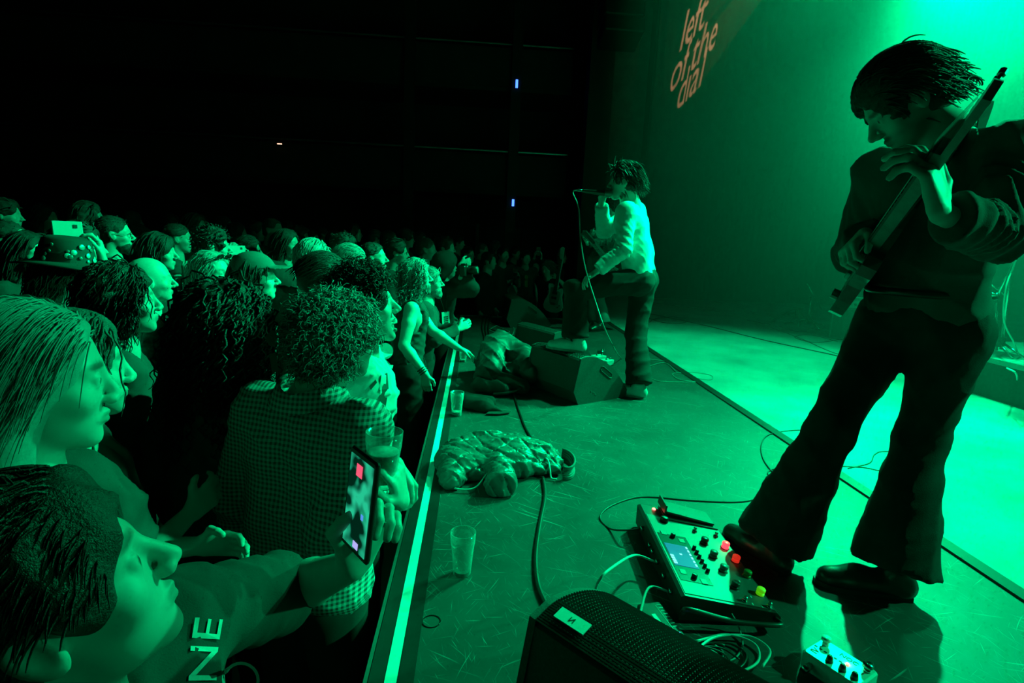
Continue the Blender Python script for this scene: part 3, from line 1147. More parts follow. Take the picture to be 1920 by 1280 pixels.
# ------------------------------------------------------------------ the hall
def scratch_mat(name, base, mark, rough, gloss_var=0.15, amount=0.5):
    """painted stage deck with scuffs: thin streaks laid in several directions"""
    m = bpy.data.materials.new(name)
    m.use_nodes = True
    nt = m.node_tree
    b = nt.nodes['Principled BSDF']
    tc = nt.nodes.new('ShaderNodeTexCoord')
    col = None
    n0 = _noise(nt, 1.6, 6.0, 0.65)
    r0 = nt.nodes.new('ShaderNodeValToRGB')
    r0.color_ramp.elements[0].position = 0.3
    r0.color_ramp.elements[1].position = 0.75
    r0.color_ramp.elements[0].color = tuple(c * 0.65 for c in base) + (1,)
    r0.color_ramp.elements[1].color = tuple(c * 1.5 for c in base) + (1,)
    nt.links.new(n0.outputs['Fac'], r0.inputs['Fac'])
    col = r0.outputs['Color']
    for i, (ang, sx, sy, lo) in enumerate(((0.5, 5, 150, 0.69), (-0.9, 4, 120, 0.70), (1.7, 6, 180, 0.69), (2.5, 3, 90, 0.68), (0.05, 7, 210, 0.69), (1.15, 9, 260, 0.68), (-0.35, 2, 60, 0.70), (2.0, 12, 330, 0.67))):
        mp = nt.nodes.new('ShaderNodeMapping')
        mp.vector_type = 'TEXTURE'
        mp.inputs['Rotation'].default_value = (0, 0, ang)
        mp.inputs['Scale'].default_value = (1.0 / sx, 1.0 / sy, 1)
        mp.inputs['Location'].default_value = (i * 3.7, i * 1.9, 0)
        # bend the streaks a little
        w = nt.nodes.new('ShaderNodeTexNoise')
        w.inputs['Scale'].default_value = 1.3
        nt.links.new(tc.outputs['Object'], w.inputs['Vector'])
        mix = nt.nodes.new('ShaderNodeVectorMath')
        mix.operation = 'MULTIPLY_ADD'
        nt.links.new(w.outputs['Color'], mix.inputs[0])
        mix.inputs[1].default_value = (0.16, 0.16, 0)
        nt.links.new(tc.outputs['Object'], mix.inputs[2])
        nt.links.new(mix.outputs['Vector'], mp.inputs['Vector'])
        n = nt.nodes.new('ShaderNodeTexNoise')
        n.inputs['Scale'].default_value = 1.0
        n.inputs['Detail'].default_value = 1.5
        nt.links.new(mp.outputs['Vector'], n.inputs['Vector'])
        r = nt.nodes.new('ShaderNodeValToRGB')
        r.color_ramp.elements[0].position = lo
        r.color_ramp.elements[1].position = lo + 0.10
        r.color_ramp.elements[0].color = (0, 0, 0, 1)
        r.color_ramp.elements[1].color = (amount, amount, amount, 1)
        nt.links.new(n.outputs['Fac'], r.inputs['Fac'])
        mx = nt.nodes.new('ShaderNodeMix')
        mx.data_type = 'RGBA'
        nt.links.new(r.outputs['Color'], mx.inputs[0])
        nt.links.new(col, mx.inputs[6])
        mx.inputs[7].default_value = tuple(mark) + (1,)
        col = mx.outputs[2]
    nt.links.new(col, b.inputs['Base Color'])
    rr = nt.nodes.new('ShaderNodeMapRange')
    rr.inputs[3].default_value = rough - gloss_var
    rr.inputs[4].default_value = rough + gloss_var
    nt.links.new(n0.outputs['Fac'], rr.inputs[0])
    nt.links.new(rr.outputs[0], b.inputs['Roughness'])
    b.inputs['Specular IOR Level'].default_value = 0.4
    return m


BLACK = mat('black_paint', 0.012, 0.6, var=0.2, scale=3)
DARKWALL = mat('dark_hall_wall', 0.030, 0.8, var=0.25, scale=1.5)
EDGE_X, SEAM_X, FAR_Y = -0.205, 1.86, 7.80
deck = MB().box(((EDGE_X + SEAM_X) / 2, (FAR_Y - 4) / 2, -0.06), ((SEAM_X - EDGE_X) / 2, (FAR_Y + 4) / 2, 0.06)).put('floor_stage_apron', scratch_mat('black_deck', (0.046, 0.046, 0.046), (0.34, 0.34, 0.34), 0.52, amount=0.75))
tag(deck, 'scuffed black stage apron along the crowd', None, None, 'structure')
vinyl = MB().box(((SEAM_X + 11) / 2, 4.0, -0.059), ((11 - SEAM_X) / 2, 8.0, 0.0605)).put('floor_vinyl', scratch_mat('pale_vinyl', (0.33, 0.33, 0.33), (0.48, 0.48, 0.48), 0.5, amount=0.25))
tag(vinyl, 'pale grey vinyl stage floor', None, None, 'structure')
hall = MB().box((-5.5, 6.0, FLOOR_Z - 0.05), (11.5, 10.0, 0.05)).put('floor_hall', mat('hall_floor', 0.03, 0.5, var=0.3, scale=2))
tag(hall, 'dark floor the crowd stands on', None, None, 'structure')
tier = MB().box((-8.95, 6.0, -0.775), (7.05, 9.0, 0.075)).put('floor_tier', hall.data.materials[0])
tag(tier, 'low step at the back of the crowd floor', None, None, 'structure')
for i, (c, h, nm) in enumerate((((-0.16, 1.9, -0.44), (0.015, 5.9, 0.41), 'wall_stage_front'), ((0.95, FAR_Y - 0.02, -0.49), (1.13, 0.015, 0.36), 'wall_stage_end'), ((SEAM_X + 0.02, 9.9, -0.49), (0.02, 2.1, 0.36), 'wall_stage_return'))):
    tag(MB().box(c, h).put(nm, BLACK), None, None, None, 'structure')
# trims along the lip: metal nosing, white marking line, black edging, seam strip between deck and vinyl
ALU = mat('nosing_metal', 0.30, 0.35, 0.9, var=0.1)
WHITE_LINE = mat('white_marking', (0.85, 0.85, 0.85), 0.5, var=0.06, scale=20)
STRIP = mat('black_rubber_strip', 0.020, 0.35, var=0.2)
ymid, yh = (FAR_Y - 4) / 2, (FAR_Y + 4) / 2
for nm, x0, x1, z0, z1, m in (('trim_1', EDGE_X - 0.040, EDGE_X - 0.030, -0.03, 0.004, ALU), ('trim_2', EDGE_X - 0.028, EDGE_X + 0.010, -0.02, 0.003, STRIP), ('trim_3', EDGE_X + 0.012, EDGE_X + 0.042, 0.0, 0.003, WHITE_LINE),
                              ('trim_4', EDGE_X + 0.045, EDGE_X + 0.085, 0.0, 0.004, STRIP), ('trim_5', SEAM_X - 0.030, SEAM_X + 0.030, 0.0, 0.009, STRIP)):
    tag(MB().box(((x0 + x1) / 2, ymid, (z0 + z1) / 2), ((x1 - x0) / 2, yh, (z1 - z0) / 2)).put(nm, m), None, None, None, 'structure')
tag(MB().box((0.6, FAR_Y - 0.01, 0.002), (0.8, 0.012, 0.004)).put('trim_6', ALU), None, None, None, 'structure')
tag(MB().box((4.9, 4.5, 0.003), (0.015, 7.5, 0.0015)).put('trim_7', STRIP), None, None, None, 'structure')
for nm, c, h in (('wall_far', (-6.5, 15.2, 3.5), (10.5, 0.1, 4.5)), ('wall_back', (-16.1, 6, 3.5), (0.1, 10, 4.5)), ('wall_near', (-2.5, -4.1, 3.5), (13.6, 0.1, 4.5)), ('wall_upstage', (11.1, 4.0, 3.5), (0.1, 8.0, 4.5))):
    tag(MB().box(c, h).put(nm, DARKWALL), None, None, None, 'structure')
tag(MB().box((-2.5, 5.6, 8.1), (13.7, 9.8, 0.1)).put('ceiling', BLACK), None, None, None, 'structure')


def curtain(name, x0, x1, y, z0, z1, m, amp=0.05, step=0.035, freq=17.0):
    xs = np.arange(x0, x1, step)
    V, F = [], []
    for x in xs:
        d = amp * math.sin(x * freq + 1.5 * math.sin(x * 2.1)) + amp * 0.4 * math.sin(x * 41)
        V += [(x, y + d, z0), (x, y + d * 0.8, z1), (x, y + 0.18 + d, z0), (x, y + 0.18 + d * 0.8, z1)]
    for i in range(len(xs) - 1):
        a, b = 4 * i, 4 * i + 4
        F += [(a, b, b + 1, a + 1), (a + 2, a + 3, b + 3, b + 2)]
    me = bpy.data.meshes.new(name)
    me.from_pydata(V, [], F)
    return put(name, me, m)


CURT = mat('black_curtain', 0.045, 0.85, var=0.2, scale=3)
tag(curtain('wall_wing_curtain', 3.35, 11.0, 11.45, 0.0, 8.0, CURT, 0.02), None, None, None, 'structure')
tag(MB().box((2.95, 12.1, 3.6), (0.36, 0.25, 4.4)).put('wall_proscenium', mat('proscenium_plaster', 0.10, 0.8, var=0.3, scale=4)), None, None, None, 'structure')
tag(MB().box((2.35, 11.9, 3.6), (0.24, 0.20, 4.4)).put('wall_proscenium_side', BLACK), None, None, None, 'structure')
for k, z in enumerate((2.15, 4.4)):
    r = empty('balcony', (-6.4, 14.0, z))
    tag(r, ('lower' if k == 0 else 'upper') + ' dark balcony ledge along the far side wall', 'balcony')
    MB().box((-6.4, 14.2, z), (8.4, 0.9, 0.10)).put('ledge', DARKWALL, r)
    MB().box((-6.4, 13.30, z + 0.38), (8.4, 0.04, 0.40)).put('parapet', DARKWALL, r)
    MB().tube([(-14.7, 13.28, z + 0.86), (2.0, 13.28, z + 0.86)], 0.025).put('handrail', ALU, r)
for px in (768, 966):
    p = aty(px, 200, 13.2)
    tag(MB().box((p[0], 13.20, 3.5), (0.11, 0.11, 4.35)).put('wall_pier', BLACK), None, None, None, 'structure')
BLUE = mat('exit_sign_blue', (0.05, 0.1, 0.6), 0.4, var=0, emit=(0.05, 0.16, 1.0), estr=3.0)
for (px, py, hh, lab) in ((969, 157, 0.085, 'narrow glowing blue exit sign by the upper balcony'), (962, 380, 0.075, 'small glowing blue exit sign over the hall door')):
    p = aty(px, py, 13.075)
    r = empty('exit_sign', p)
    tag(r, lab, 'sign')
    MB().box(p + np.array((0, 0.02, 0)), (0.035, 0.012, hh + 0.012)).put('housing', BLACK, r)
    MB().box(p, (0.026, 0.012, hh)).put('light_panel', BLUE, r)
p = aty(938, 470, 15.08)
r = empty('hall_door', (p[0], p[1], FLOOR_Z))
tag(r, 'dark double door in the far hall wall', 'door')
MB().box((p[0] - 0.02, 15.06, FLOOR_Z + 1.1), (0.55, 0.03, 1.1)).put('leaf', BLACK, r)
MB().box((p[0] + 1.1, 15.06, FLOOR_Z + 1.1), (0.55, 0.03, 1.1)).put('leaf', BLACK, r)
MB().box((p[0] - 0.62, 15.05, FLOOR_Z + 1.12), (0.045, 0.05, 1.15)).put('frame_post', mat('door_frame_grey', 0.25, 0.5), r)
p = aty(525, 270, 13.245)
r = empty('indicator_lamp', p)
tag(r, 'tiny red white indicator light on the balcony front', 'lamp')
MB().box(p, (0.07, 0.02, 0.018), bev=0.006).put('housing', BLACK, r)
MB().box(p + np.array((0, -0.022, 0)), (0.05, 0.006, 0.010)).put('lens', mat('indicator_glow', (0.8, 0.3, 0.2), 0.4, var=0, emit=(1.0, 0.45, 0.3), estr=2.5), r)

# hanging line array beside the proscenium
r = empty('speaker_array', (2.2, 10.2, 6.6))
tag(r, 'hanging column of black loudspeaker cabinets beside the proscenium', 'speaker')
MB().tube([(2.2, 10.2, 7.99), (2.2, 10.2, 6.3)], 0.012).put('cable', ALU, r)
for k in range(7):
    z = 6.2 - 0.27 * k
    a = 0.03 * k * k * 0.25
    MB().box((2.2 + 0.02 * k, 10.2, z), (0.34, 0.30, 0.128), rot(0, -a), 0.02).put('cabinet', BLACK, r)

# festival lettering thrown on the wing curtain by the profile lamp of the rig: light through a cut gobo plate
from mathutils.bvhtree import BVHTree
from mathutils.geometry import delaunay_2d_cdt
YC = 11.43
xa = unit(aty(1345, 55, YC) - aty(1262, 142, YC))
ya = unit(aty(1310, 60, YC) - aty(1300, 110, YC))
LV, LF, OUT = [], [], []
for ln, px, py in (('left', 1303, 40), ('of the', 1305, 97), ('dial', 1297, 152)):
    c = aty(px, py, YC)
    me = text_mesh(ln, 0.98, 0.0)
    n0 = len(LV)
    LV += [c + xa * v.co[0] * 0.53 + ya * v.co[1] * 1.10 for v in me.vertices]
    LF += [tuple(i + n0 for i in f.vertices) for f in me.polygons]
    cnt = {}
    for f in me.polygons:
        for e in f.edge_keys:
            cnt[e] = cnt.get(e, 0) + 1
    OUT += [(e[0] + n0, e[1] + n0) for e, k in cnt.items() if k == 1]
flat = [Vector((v[0], 0.0, v[2])) for v in LV]
letters = BVHTree.FromPolygons(flat, LF)
PL = np.array((5.2, 7.5, 6.8))
mid = np.mean(LV, axis=0)
V2 = [Vector((v[0], v[2])) for v in LV]
n0 = len(V2)
V2 += [Vector((mid[0] + i * 5.0, mid[2] + j * 5.0)) for i, j in ((-1, -1), (1, -1), (1, 1), (-1, 1))]
vo, eo, fo = delaunay_2d_cdt(V2, OUT + [(n0 + k, n0 + (k + 1) % 4) for k in range(4)], [], 0, 1e-5)[:3]
keep = []
for f in fo:
    q = sum((vo[i] for i in f), Vector((0, 0))) / len(f)
    hit = letters.ray_cast(Vector((q[0], -1, q[1])), Vector((0, 1, 0)))
    if hit[0] is None:
        keep.append(tuple(f))
plate = [tuple(PL + (np.array((v[0], YC, v[1])) - PL) * 0.06) for v in vo]
me = bpy.data.meshes.new('gobo_plate')
me.from_pydata(plate, [], keep)
tag(put('gobo_plate', me, BLACK, None, False), 'cut metal gobo plate throwing the slanted lettering on the curtain', 'gobo')
half = max(math.acos(float(unit(v - PL) @ unit(mid - PL))) for v in LV)
spot('rig_profile_offscreen', tuple(PL), tuple(mid), 5000, math.degrees(2 * half) + 5, 0.15, 0.0009, (1.0, 0.42, 0.22))

# stage haze, its density thinned towards the lip to darken the backdrop's left
hz = bpy.data.materials.new('stage_haze')
hz.use_nodes = True
nt = hz.node_tree
nt.nodes.remove(nt.nodes['Principled BSDF'])
vsn = nt.nodes.new('ShaderNodeVolumeScatter')
vsn.inputs['Color'].default_value = (0.8, 0.8, 0.8, 1)
vsn.inputs['Density'].default_value = 0.022
vsn.inputs['Anisotropy'].default_value = 0.45
geo = nt.nodes.new('ShaderNodeTexCoord')
sep = nt.nodes.new('ShaderNodeSeparateXYZ')
nt.links.new(geo.outputs['Object'], sep.inputs[0])
rmp = nt.nodes.new('ShaderNodeMapRange')
rmp.interpolation_type = 'SMOOTHSTEP'
rmp.inputs[1].default_value = 1.7
rmp.inputs[2].default_value = 5.0
rmp.inputs[3].default_value = 0.006
rmp.inputs[4].default_value = 0.055
nt.links.new(sep.outputs['X'], rmp.inputs[0])
nt.links.new(rmp.outputs[0], vsn.inputs['Density'])
nt.links.new(vsn.outputs[0], nt.nodes['Material Output'].inputs['Volume'])
haze = MB().box((6.0, 4.2, 3.95), (4.9, 7.1, 3.9)).put('haze', hz)
tag(haze, 'thin green lit haze hanging over the stage', 'haze', None, 'stuff')

# ------------------------------------------------------------------ the band
def shoe(parent, heel, fdir, m, sole=None, length=0.285, up=(0, 0, 1), v=0.008, tall=0.085, name='shoe', laces=None):
    """heel: point on the ground under the heel; fdir: toe direction"""
    f = unit(fdir)
    u = unit(np.array(up, float) - f * (np.array(up, float) @ f))
    s = np.cross(f, u)
    h = np.array(heel, float)
    A = np.array([h - 0.1, h + 0.1, h + f * length - 0.1, h + f * length + 0.1, h + u * 0.14])
    V = Vox(A.min(0) - 0.03, A.max(0) + 0.03, v)
    V.cone(h + f * 0.035 + u * 0.040, h + f * 0.06 + u * tall, 0.038, 0.042, 0.02)
    V.cone(h + f * 0.04 + u * 0.038, h + f * 0.17 + u * 0.036, 0.040, 0.043, 0.03)
    V.cone(h + f * 0.17 + u * 0.036, h + f * (length - 0.045) + u * 0.026, 0.043, 0.036, 0.03)
    V.cut_plane(h + u * 0.012, -u, 0.002)
    V.cut_plane(h + u * (tall + 0.02), u, 0.004)
    o = V.put(name, m, parent)
    S = MB()
    pts = [(0.0, 0.0), (0.01, 0.032), (0.08, 0.036), (0.17, 0.046), (length - 0.04, 0.040), (length - 0.004, 0.012), (length - 0.004, -0.012), (length - 0.04, -0.040), (0.17, -0.046), (0.08, -0.036), (0.01, -0.032)]
    S.prism(pts, f, s, h + u * 0.008, u, 0.016)
    S.put('sole', sole or BLACK, o)
    if laces is not None:
        b = MB()
        for k in range(3):
            q = h + f * (0.115 + 0.028 * k) + u * (0.083 - 0.006 * k)
            b.tube([q - s * 0.026 - u * 0.012, q, q + s * 0.026 - u * 0.012], 0.004)
        b.put('laces', laces, o, True)
    return o


def guitar(label, body, neck_dir, normal, m_body, m_neck, scale=1.0, strap=None, group=None):
    a = unit(neck_dir)
    n = unit(np.array(normal, float) - a * (np.array(normal, float) @ a))
    b = np.cross(n, a)
    c = np.array(body, float)
    s = scale
    root = empty('electric_guitar', c)
    tag(root, label, 'guitar', group)
    half = [(0.175, 0.030), (0.205, 0.085), (0.200, 0.128), (0.160, 0.138), (0.105, 0.112), (0.055, 0.105), (0.0, 0.122), (-0.07, 0.150), (-0.14, 0.162), (-0.195, 0.140), (-0.225, 0.080), (-0.232, 0.0)]
    low = [(0.120, -0.030), (0.160, -0.070), (0.165, -0.108), (0.125, -0.122), (0.075, -0.112), (0.02, -0.115), (-0.05, -0.142), (-0.12, -0.158), (-0.18, -0.142), (-0.220, -0.085)]
    out = half + low[::-1]
    MB().prism([(x * s, y * s) for x, y in out], a, b, c, n, 0.042 * s).put('guitar_body', m_body, root)
    pg = [(0.16, 0.02), (0.15, 0.09), (0.08, 0.08), (0.0, 0.085), (-0.09, 0.06), (-0.10, -0.08), (0.0, -0.09), (0.10, -0.09), (0.12, -0.02)]
    MB().prism([(x * s, y * s) for x, y in pg], a, b, c + n * 0.0225 * s, n, 0.003).put('pickguard', mat('pickguard_' + label[:8], 0.30, 0.4, var=0.05), root)
    for x in (0.075, 0.0):
        MB().box(c + a * x * s + n * 0.028 * s, (0.018 * s, 0.040 * s, 0.006), np.stack([a, b, n], 1)).put('pickup', BLACK, root)
    MB().box(c - a * 0.09 * s + n * 0.030 * s, (0.022 * s, 0.042 * s, 0.008), np.stack([a, b, n], 1), 0.003).put('bridge', ALU, root)
    for x, y in ((-0.13, -0.09), (-0.10, -0.115)):
        q = c + a * x * s + b * y * s + n * 0.02 * s
        MB().cyl(q, q + n * 0.022, 0.011).put('knob', ALU, root)
    n0, n1 = 0.11, 0.60
    MB().prism([(n0 * s, 0.029 * s), (n1 * s, 0.022 * s), (n1 * s, -0.022 * s), (n0 * s, -0.029 * s)], a, b, c + n * 0.018 * s, n, 0.030 * s).put('neck', m_neck, root)
    MB().prism([(0.09 * s, 0.028 * s), (n1 * s, 0.022 * s), (n1 * s, -0.022 * s), (0.09 * s, -0.028 * s)], a, b, c + n * 0.036 * s, n, 0.006 * s).put('fretboard', mat('rosewood_' + label[:8], 0.06, 0.5), root)
    fr = MB()
    for k in range(1, 20):
        x = n1 - 0.63 * (1 - 2 ** (-k / 12.0))
        if x > 0.1:
            fr.box(c + a * x * s + n * 0.0400 * s, (0.0012, 0.022 * s, 0.0012), np.stack([a, b, n], 1))
    fr.put('frets', ALU, root)
    hd = MB().prism([(n1 * s, 0.022 * s), (0.64 * s, 0.040 * s), (0.76 * s, 0.050 * s), (0.785 * s, 0.025 * s), (0.775 * s, -0.012 * s), (0.66 * s, -0.022 * s), (n1 * s, -0.022 * s)], a, b, c + n * 0.012 * s - a * 0.0, n, 0.016 * s).put('headstock', m_neck, root)
    for k in range(6):
        q = c + a * (0.645 + 0.021 * k) * s + b * (0.044 + 0.0012 * k) * s + n * 0.012 * s
        MB().cyl(q, q + b * 0.020 * s, 0.004).cyl(q + b * 0.018 * s, q + b * 0.030 * s, 0.0075, n=8).put('tuner', ALU, hd)
    st = MB()
    for k in range(6):
        y = (-0.018 + 0.0072 * k) * s
        st.tube([c - a * 0.09 * s + b * y + n * 0.041 * s, c + a * n1 * s + b * y * 0.85 + n * 0.0425 * s, c + a * (0.645 + 0.02 * k) * s + b * 0.03 * s + n * 0.024 * s], 0.0007, 4)
    st.put('strings', ALU, root)
    if strap is not None:
        b_ = MB()
        P3 = spline(strap, 40)
        T = np.gradient(P3, axis=0)
        V, F = [], []
        for k in range(len(P3)):
            w = unit(np.cross(T[k], n + np.array((0.1, 0.1, 0.2))))
            for q in (-0.025, 0.025):
                V += [P3[k] + w * q, P3[k] + w * q + n * 0.003]
        for k in range(len(P3) - 1):
            i = 4 * k
            F += [(i, i + 4, i + 6, i + 2), (i + 1, i + 3, i + 7, i + 5)]
        b_.add(V, F).put('strap', BLACK, root)
    return root, a, b, n


DENIM = mat('dark_denim', 0.022, 0.8, var=0.35, scale=14, bump=0.4, bscale=380, spec=0.2)
SWEAT = mat('grey_sweatshirt', 0.10, 0.9, var=0.15, scale=10, bump=0.3, bscale=420, spec=0.15)

# guitarist in the foreground, backlit, looking down at his left hand
gS = [np.array((1.29, 1.80, 1.36)), np.array((1.365, 1.432, 1.372))]
gpv = np.array((1.44, 1.70, 0.90))
gnb = np.array((1.335, 1.615, 1.435))
g_head = at(1697, 192, 1.62)
kr, ar = at(1560, 800, 1.86), atz(1452, 1012, 0.10)
kl, al = at(1722, 830, 1.84), atz(1675, 1062, 0.10)
gr_, gl_ = gpv + np.array((-0.05, 0.09, -0.02)), gpv + np.array((0.04, -0.09, -0.02))
gbody, ghead_end = at(1614, 512, 1.83), at(1872, 178, 1.02)
gdir = unit(ghead_end - gbody)
gnorm = unit(np.cross(gdir, ray(1700, 370)))
gnorm = gnorm if gnorm[0] < 0 else -gnorm
gnorm = unit(gnorm - 0.12 * unit(ray(1700, 370)))
lw = at(1763, 402, 1.25)
G = person('backlit guitarist in dark sweatshirt and flared jeans bending over his guitar', tuple(g_head), heading=205, turn=-44, pitch=-42, roll=-2, v=0.0045, floor=0.0, build=0.95, hs=1.04,
           nb=gnb, pv=gpv, S=gS, legs=[(gr_, kr, ar), (gl_, kl, al)], core=0.07, seed=11,
           arms=(at(1622, 440, 1.70), lw), hints=(np.array((0.5, 0.9, -0.6)), -CU + 0.35 * CR),
           hands=(dict(f=at(1578, 476, 1.66) - at(1622, 440, 1.70), n=CR - 0.4 * CU, t=-_f0 + 0.3 * CU, curl=0.7, sc=1.0), dict(f=at(1742, 300, 1.23) - lw, n=_f0 - 0.7 * CR, t=CR, curls=[0.42, 0.5, 0.55, 0.6], thumb=0.0, sc=1.12, spread=0.4)),
           face=dict(mustache=1.0, beard=0.45, brow=0.15), hair=('swept', 'dark'), hairover=dict(thick=0.024, rough=0.009, line=0.070),
           shirt=dict(m=SWEAT, sleeve=0.86, hem=-0.05, grow=0.020, v=0.0075, fold=0.018, ffreq=30, wrinkle=0.008, name='sweatshirt', sleeve_w=0.008),
           pants=DENIM, pant=dict(v=0.010, grow=0.018, flare=0.062, fold=0.018, name='flared_jeans', ffreq=26))
gr = G['root']
# curls at the nape
cu = MB()
rg = random.Random(4)
for k in range(26):
    p0 = G['Hc'] + G['Rh'] @ np.array((rg.uniform(-0.06, 0.06), -0.105 + rg.uniform(-0.01, 0.02), rg.uniform(-0.07, 0.0)))
    ax1, ax2 = G['Rh'] @ np.array((rg.uniform(-0.6, 0.6), -1, 0.1)), G['Rh'] @ np.array((0, 0.1, 1))
    R0 = rg.uniform(0.012, 0.022)
    cu.tube([p0 + ax1 * (R0 * 1.6 * t / 5.0 + R0 * (1 - math.cos(t))) * 0.7 + ax2 * R0 * (math.sin(t) - t * 0.18) for t in np.linspace(0, 5.0, 16)], [0.0035 * (1 - 0.6 * i / 15) for i in range(16)], 5)
cu.put('nape_curls', HAIRM['dark'], gr, True)
LEATHER = mat('black_leather', 0.018, 0.35, var=0.2, spec=0.6)
for an, toe in ((ar, atz(1388, 1022, 0.0)), (al, atz(1632, 1108, 0.0))):
    f = unit((toe - an) * np.array((1, 1, 0)))
    shoe(gr, np.array((an[0], an[1], 0.001)) - f * 0.07, f, LEATHER, BLACK, 0.30)
MB().tube(spline([gpv + np.array((0.0, 0, 0.09)) + np.array((0.17 * math.cos(t), 0.15 * math.sin(t), 0)) for t in np.linspace(0, 2 * math.pi, 14)], 40), 0.012).put('belt', LEATHER, gr, True)

gt = guitar('worn dark electric guitar held edge on by the foreground guitarist', ghead_end - gdir * 0.765, gdir, gnorm, mat('worn_guitar_finish', 0.07, 0.35, var=0.5, scale=18), mat('maple_neck', 0.20, 0.4, var=0.25, scale=25), 0.98,
            strap=[gbody - gdir * 0.0, gpv + np.array((0.02, 0.26, 0.16)), gS[1] * 0.3 + gS[0] * 0.7 + np.array((0.17, 0.05, -0.1)), gnb + np.array((0.03, -0.09, 0.06)), gS[1] + np.array((-0.12, 0.05, -0.03)), ghead_end - gdir * 0.56])

# singer, one foot up on the wedge
SW_WHITE = mat('pale_longsleeve', 0.72, 0.85, var=0.08, scale=8, bump=0.25, bscale=420, spec=0.2)
spv = np.array((1.205, 4.06, 0.84))
snb = at(1182, 386, 4.03)
sh = at(1171, 341, 3.98)
sl_ank = np.array((0.715, 3.86, 0.435))
s_knee = at(1078, 541, 3.93)
sr_ank = atz(1198, 722, 0.09)
sr_kn = at(1192, 622, 4.16)
smouth = at(1141, 363, 3.93)
SG = person('singer in a pale long sleeved top and dark trousers with one foot on a monitor', tuple(sh), heading=152, turn=12, pitch=-3, v=0.0065, floor=0.0, build=0.96, hs=1.0, nb=snb, pv=spv,
            legs=[(spv + np.array((0.05, 0.08, -0.02)), sr_kn, sr_ank), (spv + np.array((-0.04, -0.08, 0.0)), s_knee, sl_ank + np.array((0.0, 0.0, -0.015)))], seed=21,
            arms=(at(1127, 383, 4.05), at(1120, 508, 3.85)), hints=(np.array((-0.7, 0.4, -0.9)), np.array((0.8, -0.3, -0.3))),
            hands=(dict(f=np.array((0.15, -0.25, 0.95)), n=np.array((0.6, -0.7, 0.1)), t=np.array((-0.4, -0.3, 0.8)), curl=0.95), dict(f=np.array((-0.7, -0.1, -0.5)), n=np.array((0.2, 0.1, -0.9)), curl=0.35)),
            face=dict(open=0.5), hair=('swept', 'dark'), hairover=dict(thick=0.022, rough=0.010, locks=900, lift=0.35),
            shirt=dict(m=SW_WHITE, sleeve=1, hem=-0.06, grow=0.020, v=0.0085, fold=0.012, ffreq=26, wrinkle=0.004, name='long_sleeved_top'), pants=cloth(0.022, 'black_trousers'), pant=dict(v=0.011, grow=0.020, flare=0.030, fold=0.018, name='trousers', ffreq=30))
fdir = unit(np.array((-0.95, -0.15, -0.16)))
WHITE_LEATHER = mat('white_leather', 0.75, 0.4, var=0.06)
shoe(SG['root'], sl_ank + np.array((0.075, 0.0, -0.115)), unit(np.array((-0.93, -0.12, 0.11))), WHITE_LEATHER, mat('tan_sole', 0.3, 0.6), 0.29, name='shoe', laces=BLACK)
fs = unit((atz(1180, 735, 0) - sr_ank) * np.array((1, 1, 0)))
shoe(SG['root'], np.array((sr_ank[0], sr_ank[1], 0.001)) - np.array((-0.85, 0.5, 0)) * 0.06, np.array((-0.85, 0.5, 0)), WHITE_LEATHER, mat('tan_sole_2', 0.3, 0.6), 0.29, laces=BLACK)
# microphone and its lead
r = empty('microphone', smouth)
tag(r, 'handheld microphone held to the mouth of the singer', 'microphone')
md = unit(at(1096, 358, 3.99) - smouth)
MB().lathe(smouth + md * 0.02, smouth + md * 0.19, [(0, 0.021), (0.08, 0.020), (0.9, 0.013), (1, 0.012)], 14).put('handle', mat('mic_body', 0.10, 0.3, 0.6, var=0), r, True)
MB().lathe(smouth - md * 0.03, smouth + md * 0.024, [(0, 0.004), (0.12, 0.017), (0.4, 0.0255), (0.75, 0.0245), (1, 0.021)], 14).put('grille', mat('mic_grille', 0.25, 0.4, 0.7, var=0.2, scale=300), r, True)
MB().cyl(smouth + md * 0.19, smouth + md * 0.225, 0.0095).put('connector', ALU, r, True)
e0 = smouth + md * 0.22
pts = [e0, e0 + md * 0.04 + np.array((0, 0, -0.02)), at(1085, 390, 3.98), at(1088, 440, 3.95), at(1097, 500, 3.78), at(1118, 570, 3.70), at(1140, 630, 3.72), atz(1165, 672, 0.006), atz(1195, 690, 0.006), atz(1245, 680, 0.006), atz(1268, 697, 0.006)]
tag(MB().tube(spline(pts, 70), 0.0045, 6).put('microphone_cable', mat('grey_cable', 0.22, 0.5, var=0), None, True), 'thin microphone lead hanging from the hand of the singer', 'cable')

# bass player in the shade behind the singer
bh = at(1150, 394, 6.9)
bl = atz(1133, 606, 0.09)
br = atz(1113, 603, 0.09)
bpv = np.array((1.55, 7.15, 0.86))
BP = person('bass player in a striped dark top and pale trousers half hidden behind the singer', tuple(bh), heading=215, turn=-10, pitch=-12, v=0.010, floor=0.0, pv=bpv,
            legs=[(bpv + np.array((-0.04, 0.08, 0)), (bpv + br) / 2 + np.array((-0.05, -0.03, 0)), br), (bpv + np.array((0.04, -0.08, 0)), (bpv + bl) / 2 + np.array((-0.05, -0.03, 0)), bl)],
            arms=('hold', at(1099, 458, 6.75)), hints=(None, np.array((0.3, -0.5, -0.8))), hands=(dict(curl=0.8), dict(curl=0.8, f=np.array((-0.1, -0.1, 1)))), hair=('bobplain', 'dark'), seed=31,
            shirt=dict(m=mat('striped_knit', 0.10, 0.9, var=0.7, scale=26), sleeve=1, v=0.014, wrinkle=0.01), pants=cloth(0.20, 'pale_trousers'), pant=dict(v=0.016, flare=0.02))
for an in (bl, br):
    shoe(BP['root'], np.array((an[0], an[1], 0.001)), np.array((-0.8, -0.6, 0)), LEATHER, BLACK, 0.28, v=0.014)
